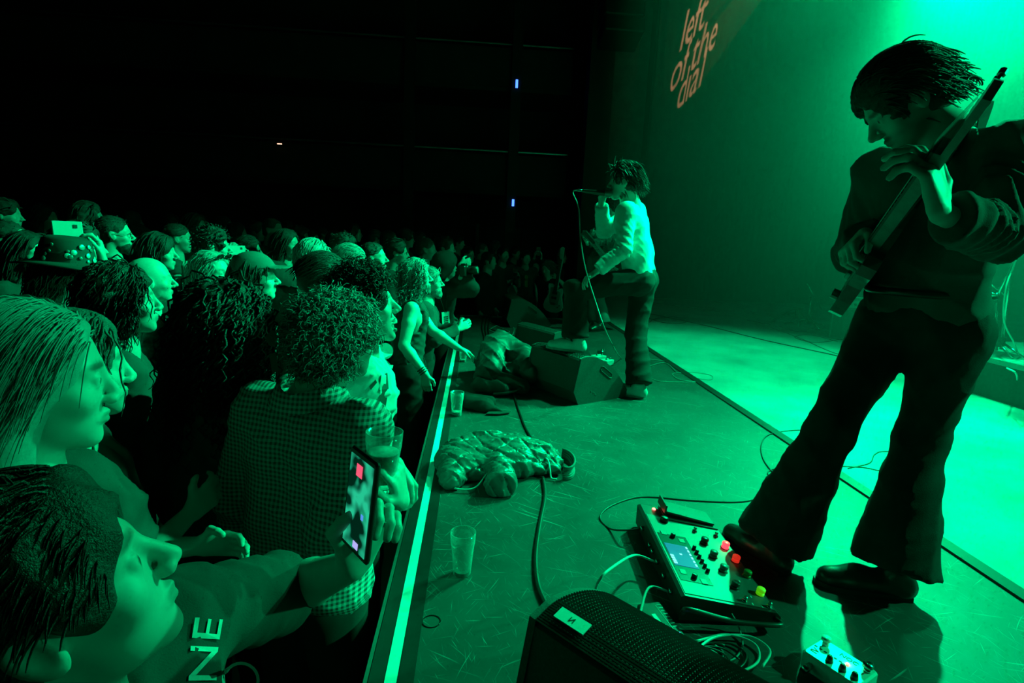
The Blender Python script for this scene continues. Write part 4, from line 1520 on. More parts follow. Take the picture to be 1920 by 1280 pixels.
bd = unit(at(1096, 450, 6.5) - at(1150, 520, 6.9))
guitar('dark bass guitar hanging on the player behind the singer', at(1165, 520, 6.85), bd, np.array((-0.7, -0.7, 0)), BLACK, mat('dark_neck', 0.05, 0.5), 1.1)

# second guitarist, standing on the hall floor just past the far end of the apron
TH = at(1026, 503, 8.5)
TP = person('long haired guitarist with a white guitar beyond the far stage end', tuple(TH), heading=232, pitch=-18, v=0.012, hair=('longplain', 'brown'), seed=41,
            arms=(at(1037, 540, 8.35), at(1046, 522, 8.25)), hands=(dict(curl=0.7), dict(curl=0.8)), shirt=dict(m=0.03, v=0.016, sleeve=0.4), pants=0.02, pant=dict(v=0.022), hs=0.97)
td = unit(at(1056, 472, 8.05) - at(1040, 556, 8.2))
guitar('white bodied electric guitar tilted up beyond the far stage end', at(1040, 558, 8.22), td, np.array((-0.5, -0.8, 0.1)), mat('white_guitar_finish', 0.7, 0.3, var=0.03), mat('pale_maple', 0.45, 0.4), 0.95)

# ------------------------------------------------------------------ the crowd
TIER_X, TIER_Z = -1.9, -0.70


def fan(label, head, off=0.0, **kw):
    Hc = at(*head)
    fl = TIER_Z if Hc[0] < TIER_X - 0.05 else FLOOR_Z
    d = head[2]
    kw.setdefault('v', 0.0055 if d < 2.4 else (0.0085 if d < 5.2 else 0.012))
    kw.setdefault('shirt', dict(m=0.03))
    cv = 0.010 if d < 2.4 else (0.014 if d < 5.2 else 0.018)
    for g in ('shirt', 'jacket'):
        if kw.get(g):
            kw[g] = dict(kw[g])
            kw[g].setdefault('v', cv)
    kw.setdefault('pant', dict(v=0.020 if d < 2.4 else 0.026, fold=0.0))
    kw['floor'] = fl
    if d > 2.4:
        kw['hairover'] = dict(dict(v=0.010 if d < 5.2 else 0.015), **(kw.get('hairover') or {}))
    return person(label, head, off, **kw)


# --- man filming with a phone, closest to the lens
a_hand = at(672, 1012, 0.86)
F1 = fan('man in a printed dark tee reaching out to film with a phone', (78, 1135, 0.56), heading=-25, turn=62, pitch=22, roll=-4, v=0.0035, seed=101, arms=('down', at(660, 1060, 0.88)), hints=(None, _f0 - 0.35 * CU), S=[at(-330, 1700, 0.5), at(330, 1165, 0.79)], hs=1.0,
         hands=(None, dict(f=np.array((0.30, 0.10, 0.9)), n=np.array((0.45, -0.9, 0.1)), t=np.array((-0.9, -0.3, 0.1)), curl=0.75, sc=0.95, thumb=0.5)), hair=('short', 'dark'), hairover=dict(thick=0.022, line=0.066, rough=0.010, length=0.035, rad=0.0018, locks=1800, mess=0.10, v=0.005), face=dict(brow=0.25, nose=0.75),
         shirt=dict(m=cloth(0.06, 'washed_black_tee'), sleeve=0.50, fold=0.010, v=0.008))
# --- blonde woman in profile
fan('blonde woman with straight hair tucked back and a dark top in profile', (56, 716, 0.86), -4, pitch=-2, v=0.0035, female=True, seed=102, hair=('straight', 'blond'), hs=0.99, face=dict(brow=0.22, nose=0.6), shirt=dict(m=0.035, sleeve=1, neck=0.062))
fan('woman in a scooped dark top half hidden behind the blonde woman', (138, 692, 1.2), 0, female=True, seed=103, hair=('longwave', 'brown'), hs=0.95, face=dict(nose=0.6), core=0.1, shirt=dict(m=0.05, sleeve=0.2, scoop=0.07), jacket=dict(m=0.0552, open_w=0.09, neck=0.10), arms=('folded', 'folded'))
P3 = fan('woman with dark wavy bob, dark tee and long necklace, arms folded', (230, 566, 1.95), 0, pitch=4, female=True, seed=104, hair=('bobwave', 'black'), hs=1.0, face=dict(nose=0.65), shirt=dict(m=cloth(0.075, 'bottle_green_tee'), sleeve=0.85, fold=0.016), arms=('folded', 'folded'), v=0.005)
nk = P3['nb']
f3, u3, r3 = P3['front'], np.array((0, 0, 1.0)), P3['right']
MB().tube(spline([nk - r3 * 0.07 - f3 * 0.02 + u3 * 0.02, nk - r3 * 0.075 + f3 * 0.085 - u3 * 0.05, nk - r3 * 0.05 + f3 * 0.145 - u3 * 0.2, nk + f3 * 0.155 - u3 * 0.42, nk + r3 * 0.05 + f3 * 0.145 - u3 * 0.2, nk + r3 * 0.075 + f3 * 0.085 - u3 * 0.05, nk + r3 * 0.07 - f3 * 0.02 + u3 * 0.02], 60), 0.0028, 5).put('necklace', mat('silver_chain', 0.8, 0.3, 0.8, var=0.6, scale=140), P3['root'], True)
P13 = fan('person with long black curls and an open dark jacket seen from behind', (428, 622, 1.82), 46, build=0.9, seed=105, hair=('longcurl', 'black'), hairover=dict(thick=0.050, locks=950, length=0.25, rad=0.0042, amp=0.011), shirt=dict(m=cloth(0.22, 'grey_print_tee')), jacket=dict(m=cloth(0.075, 'heavy_dark_jacket'), open_w=0.07, fold=0.034, ffreq=34, grow=0.034, neck=0.085), v=0.006)
GING = check_mat('gingham', (0.06, 0.06, 0.06), (0.55, 0.55, 0.55), 24.0)
bw = at(750, 938, 1.42)
P14 = fan('curly haired man in an untucked gingham shirt holding a beer', (634, 646, 1.62), 52, turn=-14, pitch=6, seed=106, hair=('curly', 'fair'), hairover=dict(locks=2100, thick=0.024), face=dict(beard=0.5), shirt=dict(m=GING, sleeve=0.62, hem=-0.16, grow=0.030, fold=0.016, v=0.008, neck=0.075, name='gingham_shirt'),
          arms=(bw, 'down'), hints=(np.array((0.1, -0.6, -0.9)), None), hands=(dict(f=at(742, 880, 1.36) - at(750, 938, 1.42), n=-CR + 0.2 * _f0, t=-_f0, curls=[0.45, 0.5, 0.55, 0.6], thumb=0.45), None), v=0.005, pants=0.05, build=1.02, shift=-0.06)
# shirt collar
nbv = P14['nb'] + np.array((0, 0, 0.045))
ring = [nbv + (P14['right'] * math.cos(t) * 0.078 + P14['front'] * math.sin(t) * 0.082) + np.array((0, 0, 0.012 * math.cos(t * 2))) for t in np.linspace(-1.5 * math.pi + 0.35, 0.5 * math.pi - 0.35, 26)]
V, F = [], []
for q in ring:
    o = unit((q - nbv) * np.array((1, 1, 0)))
    V += [q + np.array((0, 0, 0.022)), q + o * 0.010 + np.array((0, 0, 0.026)), q + o * 0.034 - np.array((0, 0, 0.030)), q + o * 0.026 - np.array((0, 0, 0.032))]
for k in range(len(ring) - 1):
    i = 4 * k
    for c in range(4):
        e = (c + 1) % 4
        F.append((i + c, i + 4 + c, i + 4 + e, i + e))
MB().add(V, F).put('collar', GING, P14['root'], True)
WTEE = mat('white_tee', 0.85, 0.85, var=0.05, bump=0.2, bscale=400, spec=0.2)
P15 = fan('curly dark haired man in a white tee singing along open mouthed', (684, 574, 1.98), 0, pitch=10, seed=107, hair=('curly', 'dark'), face=dict(open=1.5, nose=0.95, brow=0.5), shirt=dict(m=WTEE, sleeve=0.45, hem=-0.13, grow=0.028, fold=0.022, v=0.008), arms=(at(742, 870, 1.78), 'down'), hints=(np.array((-0.2, -0.5, -1)), None), hands=(dict(f=np.array((0.5, 0.35, -0.8)), n=np.array((-0.6, -0.3, -0.3)), curl=0.5), None), v=0.005, build=0.97)
BADGE = fan('man in a dark tee with a round badge print behind the white tee', (694, 592, 2.5), 10, seed=108, hair=('short', 'dark'), shirt=dict(m=0.07, grow=0.03))
fan('man with slicked back dark hair and a bright forehead', (606, 528, 2.6), 6, pitch=-22, seed=109, hair=('tidy', 'black'), shirt=dict(m=0.05), v=0.007)
# --- second rank on the left
HATP = fan('person in a wide brimmed hat covered with badges and a pale shirt', (128, 520, 2.5), -32, pitch=-8, female=True, seed=110, hair=('longwave', 'dark'), shirt=dict(m=cloth(0.55, 'pale_shirt'), sleeve=0.5, fold=0.024), v=0.007)
fan('bald man in a leaf patterned shirt looking at the stage', (282, 526, 2.95), 2, pitch=2, seed=111, hair=None, face=dict(brow=0.6, nose=1.1), shirt=dict(m=mat('leaf_print', 0.14, 0.85, var=0.9, scale=38), sleeve=0.45), v=0.007, build=1.08)
fan('bearded man with glasses and closely cropped dark hair', (214, 440, 3.8), -4, pitch=2, seed=112, hair=('crop', 'dark'), glasses=True, face=dict(beard3d=('dark', 0.004)), shirt=dict(m=0.05), v=0.0075)
fan('smiling woman with a high forehead left of the badge hat', (54, 478, 3.2), -46, female=True, seed=113, hair=('longplain', 'black'), shirt=dict(m=0.05), v=0.0075)
fan('young man in a plain dark tee with one forearm raised', (334, 448, 4.7), -4, seed=114, hair=('crop', 'dark'), shirt=dict(m=0.06, sleeve=0.4), arms=(at(349, 520, 4.2), 'down'), hints=(np.array((0.2, -0.3, -1)), None), hands=(dict(curl=0.8, f=np.array((0.1, 0.1, 1))), None))
fan('woman with a thick dark fringe and round cheeks', (297, 474, 3.75), -14, female=True, seed=115, hair=('bobplain', 'black'), hairover=dict(line=0.052), shirt=dict(m=0.05))
fan('dark curly haired man in profile just behind the fair long haired man', (400, 463, 4.0), -4, seed=116, hair=('curlplain', 'black'), shirt=dict(m=0.05), face=dict(nose=1.1))
PH = fan('man in glasses holding up a pale phone', (466, 470, 5.0), -6, seed=117, hair=('shortplain', 'dark'), glasses=True, arms=(at(427, 482, 4.55), at(445, 486, 4.5)), hints=(np.array((0, -0.3, -1)), np.array((0.3, 0, -1))), shirt=dict(m=0.05, sleeve=1), hands=(dict(f=np.array((0.25, 0.1, 0.9)), curl=0.6), dict(f=np.array((0.2, 0.1, 0.9)), curl=0.5)))
FAIR = fan('fair long haired man with sunglasses pushed up on his head', (398, 514, 3.25), -38, pitch=4, seed=118, hair=('longwave', 'blond'), hairover=dict(line=0.096, temple=0.012, locks=350, part=0.9), shirt=dict(m=0.07), v=0.007)
CAPP = fan('man in a faded baseball cap with a moustache', (478, 522, 2.95), -2, pitch=4, seed=119, hair=('bobplain', 'dark'), hairover=dict(thick=0.010), face=dict(mustache=1.0, nose=1.1), shirt=dict(m=0.05), jacket=dict(m=0.055, open_w=0.05), v=0.007)
fan('fair haired person seen from behind under the balcony line', (587, 492, 3.4), 60, seed=120, hair=('short', 'blond'), hairover=dict(thick=0.022), shirt=dict(m=0.07), v=0.008)
fan('grey haired person with a bright brow behind the slicked hair', (655, 496, 3.7), 14, pitch=-14, seed=121, hair=('tidy', 'fair'), shirt=dict(m=0.07))
fan('clean shaven young man with cropped hair gazing up', (700, 484, 4.5), -8, pitch=5, seed=122, hair=('crop', 'dark'), shirt=dict(m=0.05))
fan('man in dark glasses and a dark collar near the curls', (744, 474, 5.3), -4, seed=123, hair=('shortplain', 'black'), glasses=True, shirt=dict(m=0.05))
fan('smiling woman in a dark coat over a pale scarf', (538, 458, 4.9), -30, female=True, seed=124, hair=('longplain', 'dark'), shirt=dict(m=0.5, neck=0.07), jacket=dict(m=0.055, open_w=0.045))
# --- the rail: man in a sleeveless top with long curls, hand on the stage
P21 = fan('long curly haired bearded man in a sleeveless dark top leaning on the stage', (781, 520, 4.25), 0, pitch=6, seed=125, hair=('longcurl', 'fair'), hairover=dict(locks=650, seg=15, thick=0.024, length=0.19, amp=0.011), glasses=True, face=dict(beard3d=('brown', 0.006)), core=0.1, v=0.0065, build=1.06,
          shirt=dict(m=0.05, sleeve=0, armhole=True, hem=-0.06, v=0.010), arms=(at(797, 700, 4.05), at(862, 655, 4.35)), hints=(np.array((-0.6, -0.3, -0.2)), np.array((-0.2, -0.1, -1))), hands=(dict(f=np.array((0.1, 0, -1)), curl=0.4), dict(f=np.array((0.9, 0.15, -0.35)), n=np.array((0.2, 0, -1)), t=np.array((0, -1, 0)), curl=0.35, spread=0.5)), pants=0.022, pant=dict(v=0.014, fold=0.02, grow=0.03))
fan('grey bearded man with glasses and a buttoned overshirt by the rail', (806, 529, 4.75), -2, pitch=4, seed=126, hair=('short', 'fair'), glasses=True, face=dict(beard3d=('fair', 0.008)), shirt=dict(m=0.06, sleeve=1), arms=('front', 'front'))
fan('woman with drawn back hair above the long curls', (800, 468, 6.1), -10, female=True, seed=127, hair=('crop', 'brown'), shirt=dict(m=0.07))
PHO = fan('hooded photographer holding a camera above the rail', (836, 500, 5.5), 8, seed=128, hair=('shortplain', 'dark'), shirt=dict(m=0.06, sleeve=1), jacket=dict(m=0.0555, neck=0.06), arms=(at(863, 497, 5.3), at(864, 520, 5.25)), hints=(np.array((0.2, -0.2, -1)), np.array((0.2, -0.3, -1))), hands=(dict(f=np.array((0.7, 0.3, 0.3)), curl=0.6), dict(f=np.array((0.7, 0.3, 0.5)), curl=0.6)))
# --- far end of the stage
CUPM = fan('bearded man in a dark tee with a pale print holding a cup to his chest', (944, 478, 9.0), -60, seed=129, hair=('shortplain', 'black'), face=dict(beard=0.6), shirt=dict(m=0.06, sleeve=0.4), arms=('down', 'hold'))
BAND = fan('man in a band tee between the cup holder and the raised phone', (986, 484, 9.6), -70, seed=130, hair=('shortplain', 'black'), shirt=dict(m=0.06))
FARP = fan('person holding a phone up with both arms at the far stage end', (1004, 500, 9.9), -80, seed=131, hair=('bobplain', 'dark'), shirt=dict(m=0.05, sleeve=1), arms=(at(1008, 470, 9.5), at(1013, 470, 9.5)), hands=(dict(f=np.array((0, 0, 1)), curl=0.5), dict(f=np.array((0, 0, 1)), curl=0.5)))
fan('young man in black standing past the photographer', (878, 478, 8.6), -30, seed=132, hair=('crop', 'dark'), shirt=dict(m=0.05), arms=('hold', 'down'))
fan('short haired woman in black beyond the hooded photographer', (836, 466, 6.3), -20, female=True, seed=133, hair=('shortplain', 'dark'), shirt=dict(m=0.05))
fan('tall man in black near the far corner of the hall', (860, 456, 9.6), -20, seed=134, hair=('shortplain', 'black'), shirt=dict(m=0.05))
FILM = fan('person hidden by the badge hat lifting a pale phone', (150, 462, 3.0), -10, seed=135, hair=('shortplain', 'dark'), shirt=dict(m=0.05, sleeve=1), arms=(at(192, 490, 2.75), 'down'), hints=(np.array((0.3, -0.2, -1)), None), hands=(dict(f=np.array((-0.1, 0.1, 1)), n=np.array((-0.6, -0.3, 0)), curl=0.6), None))
# --- the dim rear ranks
rr = random.Random(7)
rear = [(10, 404, 4.4), (84, 410, 5.2), (166, 408, 4.7), (18, 452, 3.5), (120, 436, 6.0), (262, 446, 5.6), (366, 426, 5.4), (445, 440, 6.2), (512, 432, 5.8), (562, 446, 6.4), (584, 448, 7.4), (628, 452, 7.0), (664, 438, 7.8), (604, 440, 8.6), (482, 436, 7.4), (420, 424, 7.4), (322, 420, 7.0), (250, 416, 7.2), (730, 452, 6.6), (762, 448, 7.6), (704, 446, 8.8), (788, 450, 9.2), (820, 450, 10.6), (905, 470, 9.6), (918, 490, 8.2), (966, 476, 10.4), (930, 464, 10.9), (1052, 482, 10.6), (540, 430, 9.0), (646, 466, 5.2), (190, 414, 8.0)]
marks = ((54, 'the smiling woman'), (128, 'the badge hat'), (214, 'the bearded man with glasses'), (297, 'the woman with a fringe'), (334, 'the raised forearm'), (400, 'the curly man in profile'), (466, 'the man with the pale phone'), (538, 'the woman with a pale scarf'), (587, 'the fair haired person'), (655, 'the grey haired person'), (700, 'the clean shaven young man'), (744, 'the man in dark glasses'), (800, 'the drawn back hair'), (850, 'the hooded photographer'), (944, 'the man with the cup'), (1004, 'the raised phone'))
looks = {'shortplain': 'short haired', 'longplain': 'long haired', 'bobplain': 'bob haired', 'crop': 'cropped haired', 'curlplain': 'curly haired'}
used_labels = {}
for i, (px, py, d) in enumerate(rear):
    for k in range(5):
        st_ = ('shortplain', 'longplain', 'bobplain', 'crop', 'curlplain')[(i + k) % 5]
        lab = 'dim %s onlooker in the rear ranks behind %s' % (looks[st_], min(marks, key=lambda q: abs(q[0] - px))[1])
        if lab not in used_labels:
            break
    used_labels[lab] = 1
    fan(lab, (px, py, d), rr.uniform(-35, 15), female=bool(i % 3 == 1), seed=200 + i, v=0.012 if d < 6.5 else 0.016, hair=(st_, ('dark', 'black', 'brown')[i % 3]), hairover=dict(locks=120 if d < 6 else 0),
        shirt=dict(m=(0.02, 0.03, 0.05)[i % 3], sleeve=0.4 if i % 2 else 1, v=0.022, fold=0.01), pant=dict(v=0.034, fold=0), group='dim people in the rear ranks of the crowd', skin=i % 2)

# ------------------------------------------------------------------ things on the stage
from mathutils.bvhtree import BVHTree

CAB = mat('speckled_black_cabinet', 0.055, 0.6, var=0.35, scale=160, bump=0.5, bscale=500)
GRILLE = mat('black_steel_mesh', 0.075, 0.35, 0.4, var=0.2, scale=50)
STICK = mat('white_sticker', 0.75, 0.6, var=0.04)
INK = mat('black_ink', 0.02, 0.6, var=0)
LED_W = mat('led_white', 0.8, 0.4, var=0, emit=(0.6, 1.0, 0.8), estr=3.0)
LED_B = mat('led_blue', 0.2, 0.4, var=0, emit=(0.1, 0.2, 1.0), estr=12.0)
LED_R = mat('led_red', 0.6, 0.4, var=0, emit=(1.0, 0.12, 0.10), estr=5.0)
CHROME = mat('chrome', 0.6, 0.2, 1.0, var=0)
PLASTIC = mat('black_plastic', 0.02, 0.4, var=0.1)


def curve_profile():
    top = spline([(0.030, 0.318), (0.10, 0.330), (0.20, 0.306), (0.31, 0.245), (0.41, 0.155), (0.488, 0.058)], 15)
    return [(0.030, 0.0), (-0.018, 0.095)] + [tuple(q) for q in top] + [(0.500, 0.035), (0.468, 0.0)], top


def wedge(label, O, g, width, wires=True, sticker=False, scale=1.0, side=1, zoff=0.0):
    """floor monitor: O back corner on the floor, g the way it fires; the cabinet runs along r from O"""
    g = unit(g)
    r_ = np.array((-g[1], g[0], 0.0)) * side
    z = np.array((0, 0, 1.0))
    O = np.array(O, float) + z * zoff
    root = empty('floor_monitor', O)
    tag(root, label, 'speaker')
    prof, top = curve_profile()
    prof = [(a * scale, b * scale) for a, b in prof]
    top = top * scale
    pts = prof if side > 0 else prof
    t = 0.018
    for k in (0, 1):
        c = O + r_ * (t / 2 if k == 0 else width - t / 2)
        p = MB().prism(pts, g, z, c, r_, t).put('side_panel', CAB, root)
        out = -1 if k == 0 else 1
        q = c + r_ * out * (t / 2)
        sl = [(0.215, 0.235), (0.222, 0.252), (0.240, 0.250), (0.325, 0.190), (0.332, 0.170), (0.318, 0.160), (0.300, 0.166), (0.222, 0.220)]
        MB().prism([(a * scale, b * scale) for a, b in sl], g, z, q, r_, 0.003).put('handle', BLACK, p)  # black plate on the surface stands in for the shaded recess of the grip
        rim = [O * 0 + q + g * a * scale + z * b * scale + r_ * out * 0.001 for a, b in sl]
        MB().tube(rim + [rim[0]], 0.0025, 5).put('handle_rim', mat('handle_rim', 0.08, 0.4, var=0), p, True)
        for a, b in ((0.14, 0.085), (0.165, 0.072), (0.185, 0.055)):
            MB().box(q + g * a * scale + z * b * scale, (0.0035, 0.0035, 0.002), np.stack([g, z, r_], 1)).put('screw', LED_W if False else CHROME, p)
    inner = [(a, b) for a, b in prof]
    inner = [(0.034 * scale, 0.004)] + [(-0.010 * scale, 0.095 * scale)] + [(a - 0.002, b - 0.014) for a, b in top] + [(0.49 * scale, 0.03 * scale), (0.464 * scale, 0.004)]
    MB().prism(inner, g, z, O + r_ * width / 2, r_, width - 2 * t).put('cabinet', CAB, root)
    # wire grille over the curved baffle
    G_ = MB()
    n = 62 if wires == 'fine' else 30
    x0, x1 = t, width - t
    for k in range(n + 1):
        x = x0 + (x1 - x0) * k / n
        G_.tube([O + g * a + z * b + r_ * x for a, b in top], 0.0022 if wires == 'fine' else 0.003, 4)
    m = 54 if wires == 'fine' else 26
    dense = spline(top, m)
    for a, b in dense:
        G_.tube([O + g * a + z * (b + 0.0015) + r_ * x for x in (x0, x1)], 0.0022 if wires == 'fine' else 0.003, 4)
    tag(G_.put('grille', GRILLE, root), None, None, None, 'stuff')
    if sticker:
        a0, a1 = top[0] * 0.93 + top[1] * 0.07, top[1] * 0.72 + top[2] * 0.28
        a0, a1 = top[1], top[2]
        q = O + r_ * 0.085 + g * (a0[0] + a1[0]) / 2 + z * ((a0[1] + a1[1]) / 2 + 0.0095)
        d = unit(g * (a1[0] - a0[0]) + z * (a1[1] - a0[1]))
        nn = unit(np.cross(d, r_))
        nn = nn if nn[2] > 0 else -nn
        s = MB().box(q, (0.015, 0.038, 0.0012), np.stack([d, r_, nn], 1)).put('sticker', STICK, root)
        lettering('lettering', 'N', INK, s, q + nn * 0.0016, -d if False else r_, -d, 0.018)
    return root


wedge('black wedge monitor with side handle under the raised foot of the singer', (0.70, 3.62, 0), (0.86, 0.51, 0), 0.56)
wedge('black wedge monitor standing behind the one under the singer', (0.66, 4.62, 0), (0.86, 0.51, 0), 0.56)
wedge('large dark wedge monitor near the far corner of the apron', (0.42, 6.85, 0), (0.93, 0.10, 0), 0.60, scale=1.1)
wedge('close wedge monitor with woven grille and a white sticker', (0.115, 1.03, 0), (0.74, 0.67, 0), 0.62, wires='fine', sticker=True, side=-1)


# --- multi effects floor unit
def helix():
    A = atz(1195, 946, 0.088)
    A[2] = 0
    l = unit(np.array((-0.058, -1.0, 0)))
    w = np.array((-l[1], l[0], 0)) * 1.0
    w = w if w[0] > 0 else -w
    z = np.array((0, 0, 1.0))
    L, W = 0.575, 0.290
    root = empty('effects_pedalboard', A + l * L / 2 + w * W / 2)
    tag(root, 'black multi effects floor board with screen, footswitches and expression pedal', 'effects unit')
    prof = [(0, 0.012), (0, 0.088), (0.012, 0.092), (W, 0.046), (W + 0.012, 0.034), (W + 0.012, 0.012)]
    MB().prism(prof, w, z, A + l * L / 2, l, L).put('case', PLASTIC, root)
    sl = unit(w * (W - 0.012) - z * 0.046)
    nn = unit(np.cross(sl, l))
    nn = nn if nn[2] > 0 else -nn
    P0 = A + w * 0.012 + z * 0.0925
    LW = math.hypot(W - 0.012, 0.046)
    R = np.stack([l, sl, nn], 1)

    def T(u, v, h=0.0):
        return P0 + l * u * L + sl * v * LW + nn * h
    MB().box(T(0.56, 0.5, 0.0005), (0.42 * L, 0.49 * LW, 0.001), R).put('faceplate', mat('grey_faceplate', 0.11, 0.45, 0.2, var=0.08), root)
    # side tube rail at the near end
    MB().tube(spline([T(1.0, 0.0, -0.05) + l * 0.01, T(1.0, 0.03, -0.02) + l * 0.035, T(1.0, 0.5, -0.03) + l * 0.035, T(1.0, 0.97, -0.015) + l * 0.035, T(1.0, 1.0, -0.02) + l * 0.0], 24), 0.008).put('guard_rail', PLASTIC, root, True)
    MB().box(T(0.62, 0.22, 0.0018), (0.245 * L, 0.185 * LW, 0.001), R).put('display_bezel', mat('bezel_black', 0.03, 0.25, var=0), root)
    scr = mat('blue_screen', (0.02, 0.1, 0.2), 0.2, var=0, emit=(0.01, 0.11, 0.26), estr=0.9)
    s = MB().box(T(0.61, 0.20, 0.003), (0.115 * L, 0.145 * LW, 0.0012), R).put('screen', scr, root)
    txt = mat('screen_marks', (0.5, 0.7, 0.8), 0.4, var=0, emit=(0.35, 0.6, 0.75), estr=0.8)
    for k in range(6):
        MB().box(T(0.515 + 0.036 * k, 0.325, 0.0045), (0.006, 0.003, 0.0004), R).put('screen_mark', txt, s)
    for k in range(4):
        MB().box(T(0.63 + 0.024 * k, 0.075, 0.0045), (0.005, 0.006, 0.0004), R).put('screen_mark', txt, s)
    MB().box(T(0.60, 0.2, 0.0045), (0.004, 0.004, 0.0004), R).put('screen_mark', txt, s)

    def knob(u, v, r, h, name='knob', m=PLASTIC):
        o = MB().lathe(T(u, v, 0.0015), T(u, v, h), [(0, r * 1.05), (0.7, r), (0.92, r * 0.9), (1, r * 0.6)], 16).put(name, m, root, True)
        MB().box(T(u, v, h) + l * 0.0 - sl * r * 0.4, (0.001, r * 0.45, 0.0006), R).put('pointer', STICK, o)
    knob(0.205, 0.22, 0.0145, 0.020)
    knob(0.40, 0.22, 0.0085, 0.017)
    knob(0.825, 0.21, 0.0085, 0.017)
    for k in range(6):
        knob(0.50 + 0.047 * k, 0.43, 0.0062, 0.016)
    for u, v in ((0.37, 0.12), (0.43, 0.32), (0.785, 0.11), (0.845, 0.31)):
        MB().box(T(u, v, 0.0032), (0.013, 0.010, 0.0012), R, 0.0006).put('button', mat('grey_button', 0.16, 0.5, var=0), root)
    caps = [('footswitch', 0.40, 0.63, 0.05, None), ('footswitch', 0.545, 0.64, 0.25, None), ('footswitch', 0.69, 0.65, 0.16, None), ('footswitch', 0.845, 0.66, 0.03, None),
            ('footswitch', 0.405, 0.90, (0.9, 0.1, 0.12), (1.0, 0.04, 0.06)), ('footswitch', 0.55, 0.915, (0.6, 0.06, 0.05), (0.6, 0.02, 0.01)), ('footswitch', 0.70, 0.925, (0.30, 0.22, 0.05), None), ('footswitch', 0.86, 0.935, (0.35, 0.8, 0.1), (0.06, 0.32, 0.0))]
    for i, (nm, u, v, c, e) in enumerate(caps):
        cc = c if hasattr(c, '__len__') else (c, c, c)
        m = mat('switch_cap_%d' % i, cc, 0.35, var=0.05, emit=e, estr=(2.2, 0.8, 0, 0.9)[i - 4] if e else 0)
        o = MB().lathe(T(u, v, 0.001), T(u, v, 0.024), [(0, 0.0125), (0.35, 0.0125), (0.36, 0.0085), (0.55, 0.0085), (0.56, 0.0130), (0.9, 0.0130), (1, 0.011)], 18).put(nm, m, root, True)
        MB().lathe(T(u, v, 0.0008), T(u, v, 0.0022), [(0, 0.0165), (1, 0.0155)], 18).put('switch_ring', PLASTIC, o, True)
    for u, v in ((0.265, 0.60), (0.275, 0.88), (0.955, 0.68), (0.965, 0.94)):
        MB().lathe(T(u, v, 0.001), T(u, v, 0.018), [(0, 0.0085), (0.3, 0.0085), (0.31, 0.005), (0.7, 0.005), (0.71, 0.0062), (1, 0.0055)], 12).put('small_switch', CHROME, root, True)
    for u, v in ((0.28, 0.68), (0.285, 0.79), (0.475, 0.765), (0.62, 0.775), (0.765, 0.785), (0.90, 0.80), (0.965, 0.76), (0.97, 0.86)):
        MB().box(T(u, v, 0.0018), (0.005, 0.002, 0.0004), R).put('scribble_strip', mat('scribble', 0.7, 0.4, var=0), root)
    MB().lathe(T(0.045, 0.17, 0.0), T(0.045, 0.17, 0.005), [(0, 0.0075), (0.6, 0.007), (1, 0.004)], 12).put('indicator', LED_R, root, True)
    # expression pedal, toe up, at the far end
    pr = unit(sl * 0.97 + nn * 0.13)
    MB().box(T(0.085, 0.62, 0.004), (0.055, 0.36 * LW, 0.003), R).put('pedal_well', BLACK, root)
    MB().box(T(0.075, 0.60, 0.020), (0.048, 0.34 * LW, 0.004), np.stack([l, unit(sl * 0.98 - nn * 0.07), unit(nn + sl * 0.07)], 1), 0.002).put('expression_pedal', PLASTIC, root)
    MB().box(T(0.075, 0.245, 0.036), (0.048, 0.003, 0.016), R).put('pedal_heel', PLASTIC, root)
    for u in (0.2, 0.4, 0.47, 0.58, 0.72, 0.86):
        q = A + l * L * u + z * 0.05
        MB().cyl(q, q - w * 0.010, 0.009).put('jack_socket', CHROME, root, True)
    return A, l, w, T


HA, Hl, Hw, HT = helix()


def cable(label, pts, r=0.0035, m=None, n=80, group=None, name='cable'):
    o = MB().tube(spline(pts, n), r, 6).put(name, m or CBL, None, True)
    return tag(o, label, 'cable', group)


CBL = mat('black_rubber_cable', 0.025, 0.4, var=0.1)
CBLG = mat('grey_rubber_cable', 0.28, 0.45, var=0.1)
PALE = mat('pale_cable', 0.6, 0.45, var=0.1)


def fl(*pp, r=0.0035):
    return [atz(x, y, r) for x, y in pp]


jackq = HA + Hl * 0.575 * 0.2 + np.array((0, 0, 0.05)) - Hw * 0.012
cable('black guitar lead looping from the effects board towards the guitarist', [jackq, jackq - Hw * 0.05 + np.array((0, 0, -0.01))] + fl((1142, 990), (1125, 968), (1150, 946), (1205, 931), (1300, 938), (1390, 940), (1440, 926), (1474, 907), (1458, 895), (1432, 862), (1428, 832), (1446, 813), (1505, 806), (1560, 815)))
cable('thin double lead passing behind the guitarist towards the seam', fl((1450, 905), (1440, 885), (1462, 877), (1520, 872), (1615, 876), (1650, 882), (1700, 884)), 0.0028)
cable('thin lead curling up by the far knee of the guitarist', fl((1590, 878), (1630, 868), (1640, 852), (1660, 846), (1720, 850)), 0.0028)
jq2 = HA + Hl * 0.575 * 0.58 + np.array((0, 0, 0.05)) - Hw * 0.012
cable('pale jack lead arching from the effects board to the near wedge', [jq2, jq2 - Hw * 0.07 + np.array((0, 0, 0.02)), at(1150, 1062, 1.60), at(1122, 1090, 1.55)] + fl((1113, 1130), (1118, 1170)), 0.0042, PALE)
jq3 = HA + Hl * 0.575 * 0.86 + np.array((0, 0, 0.05)) - Hw * 0.012
cable('short grey patch lead from the effects board to the power brick', [jq3, jq3 - Hw * 0.06 + np.array((0, 0, 0.01)), at(1200, 1150, 1.48), at(1194, 1175, 1.46)] + fl((1196, 1200)), 0.0038, CBLG)
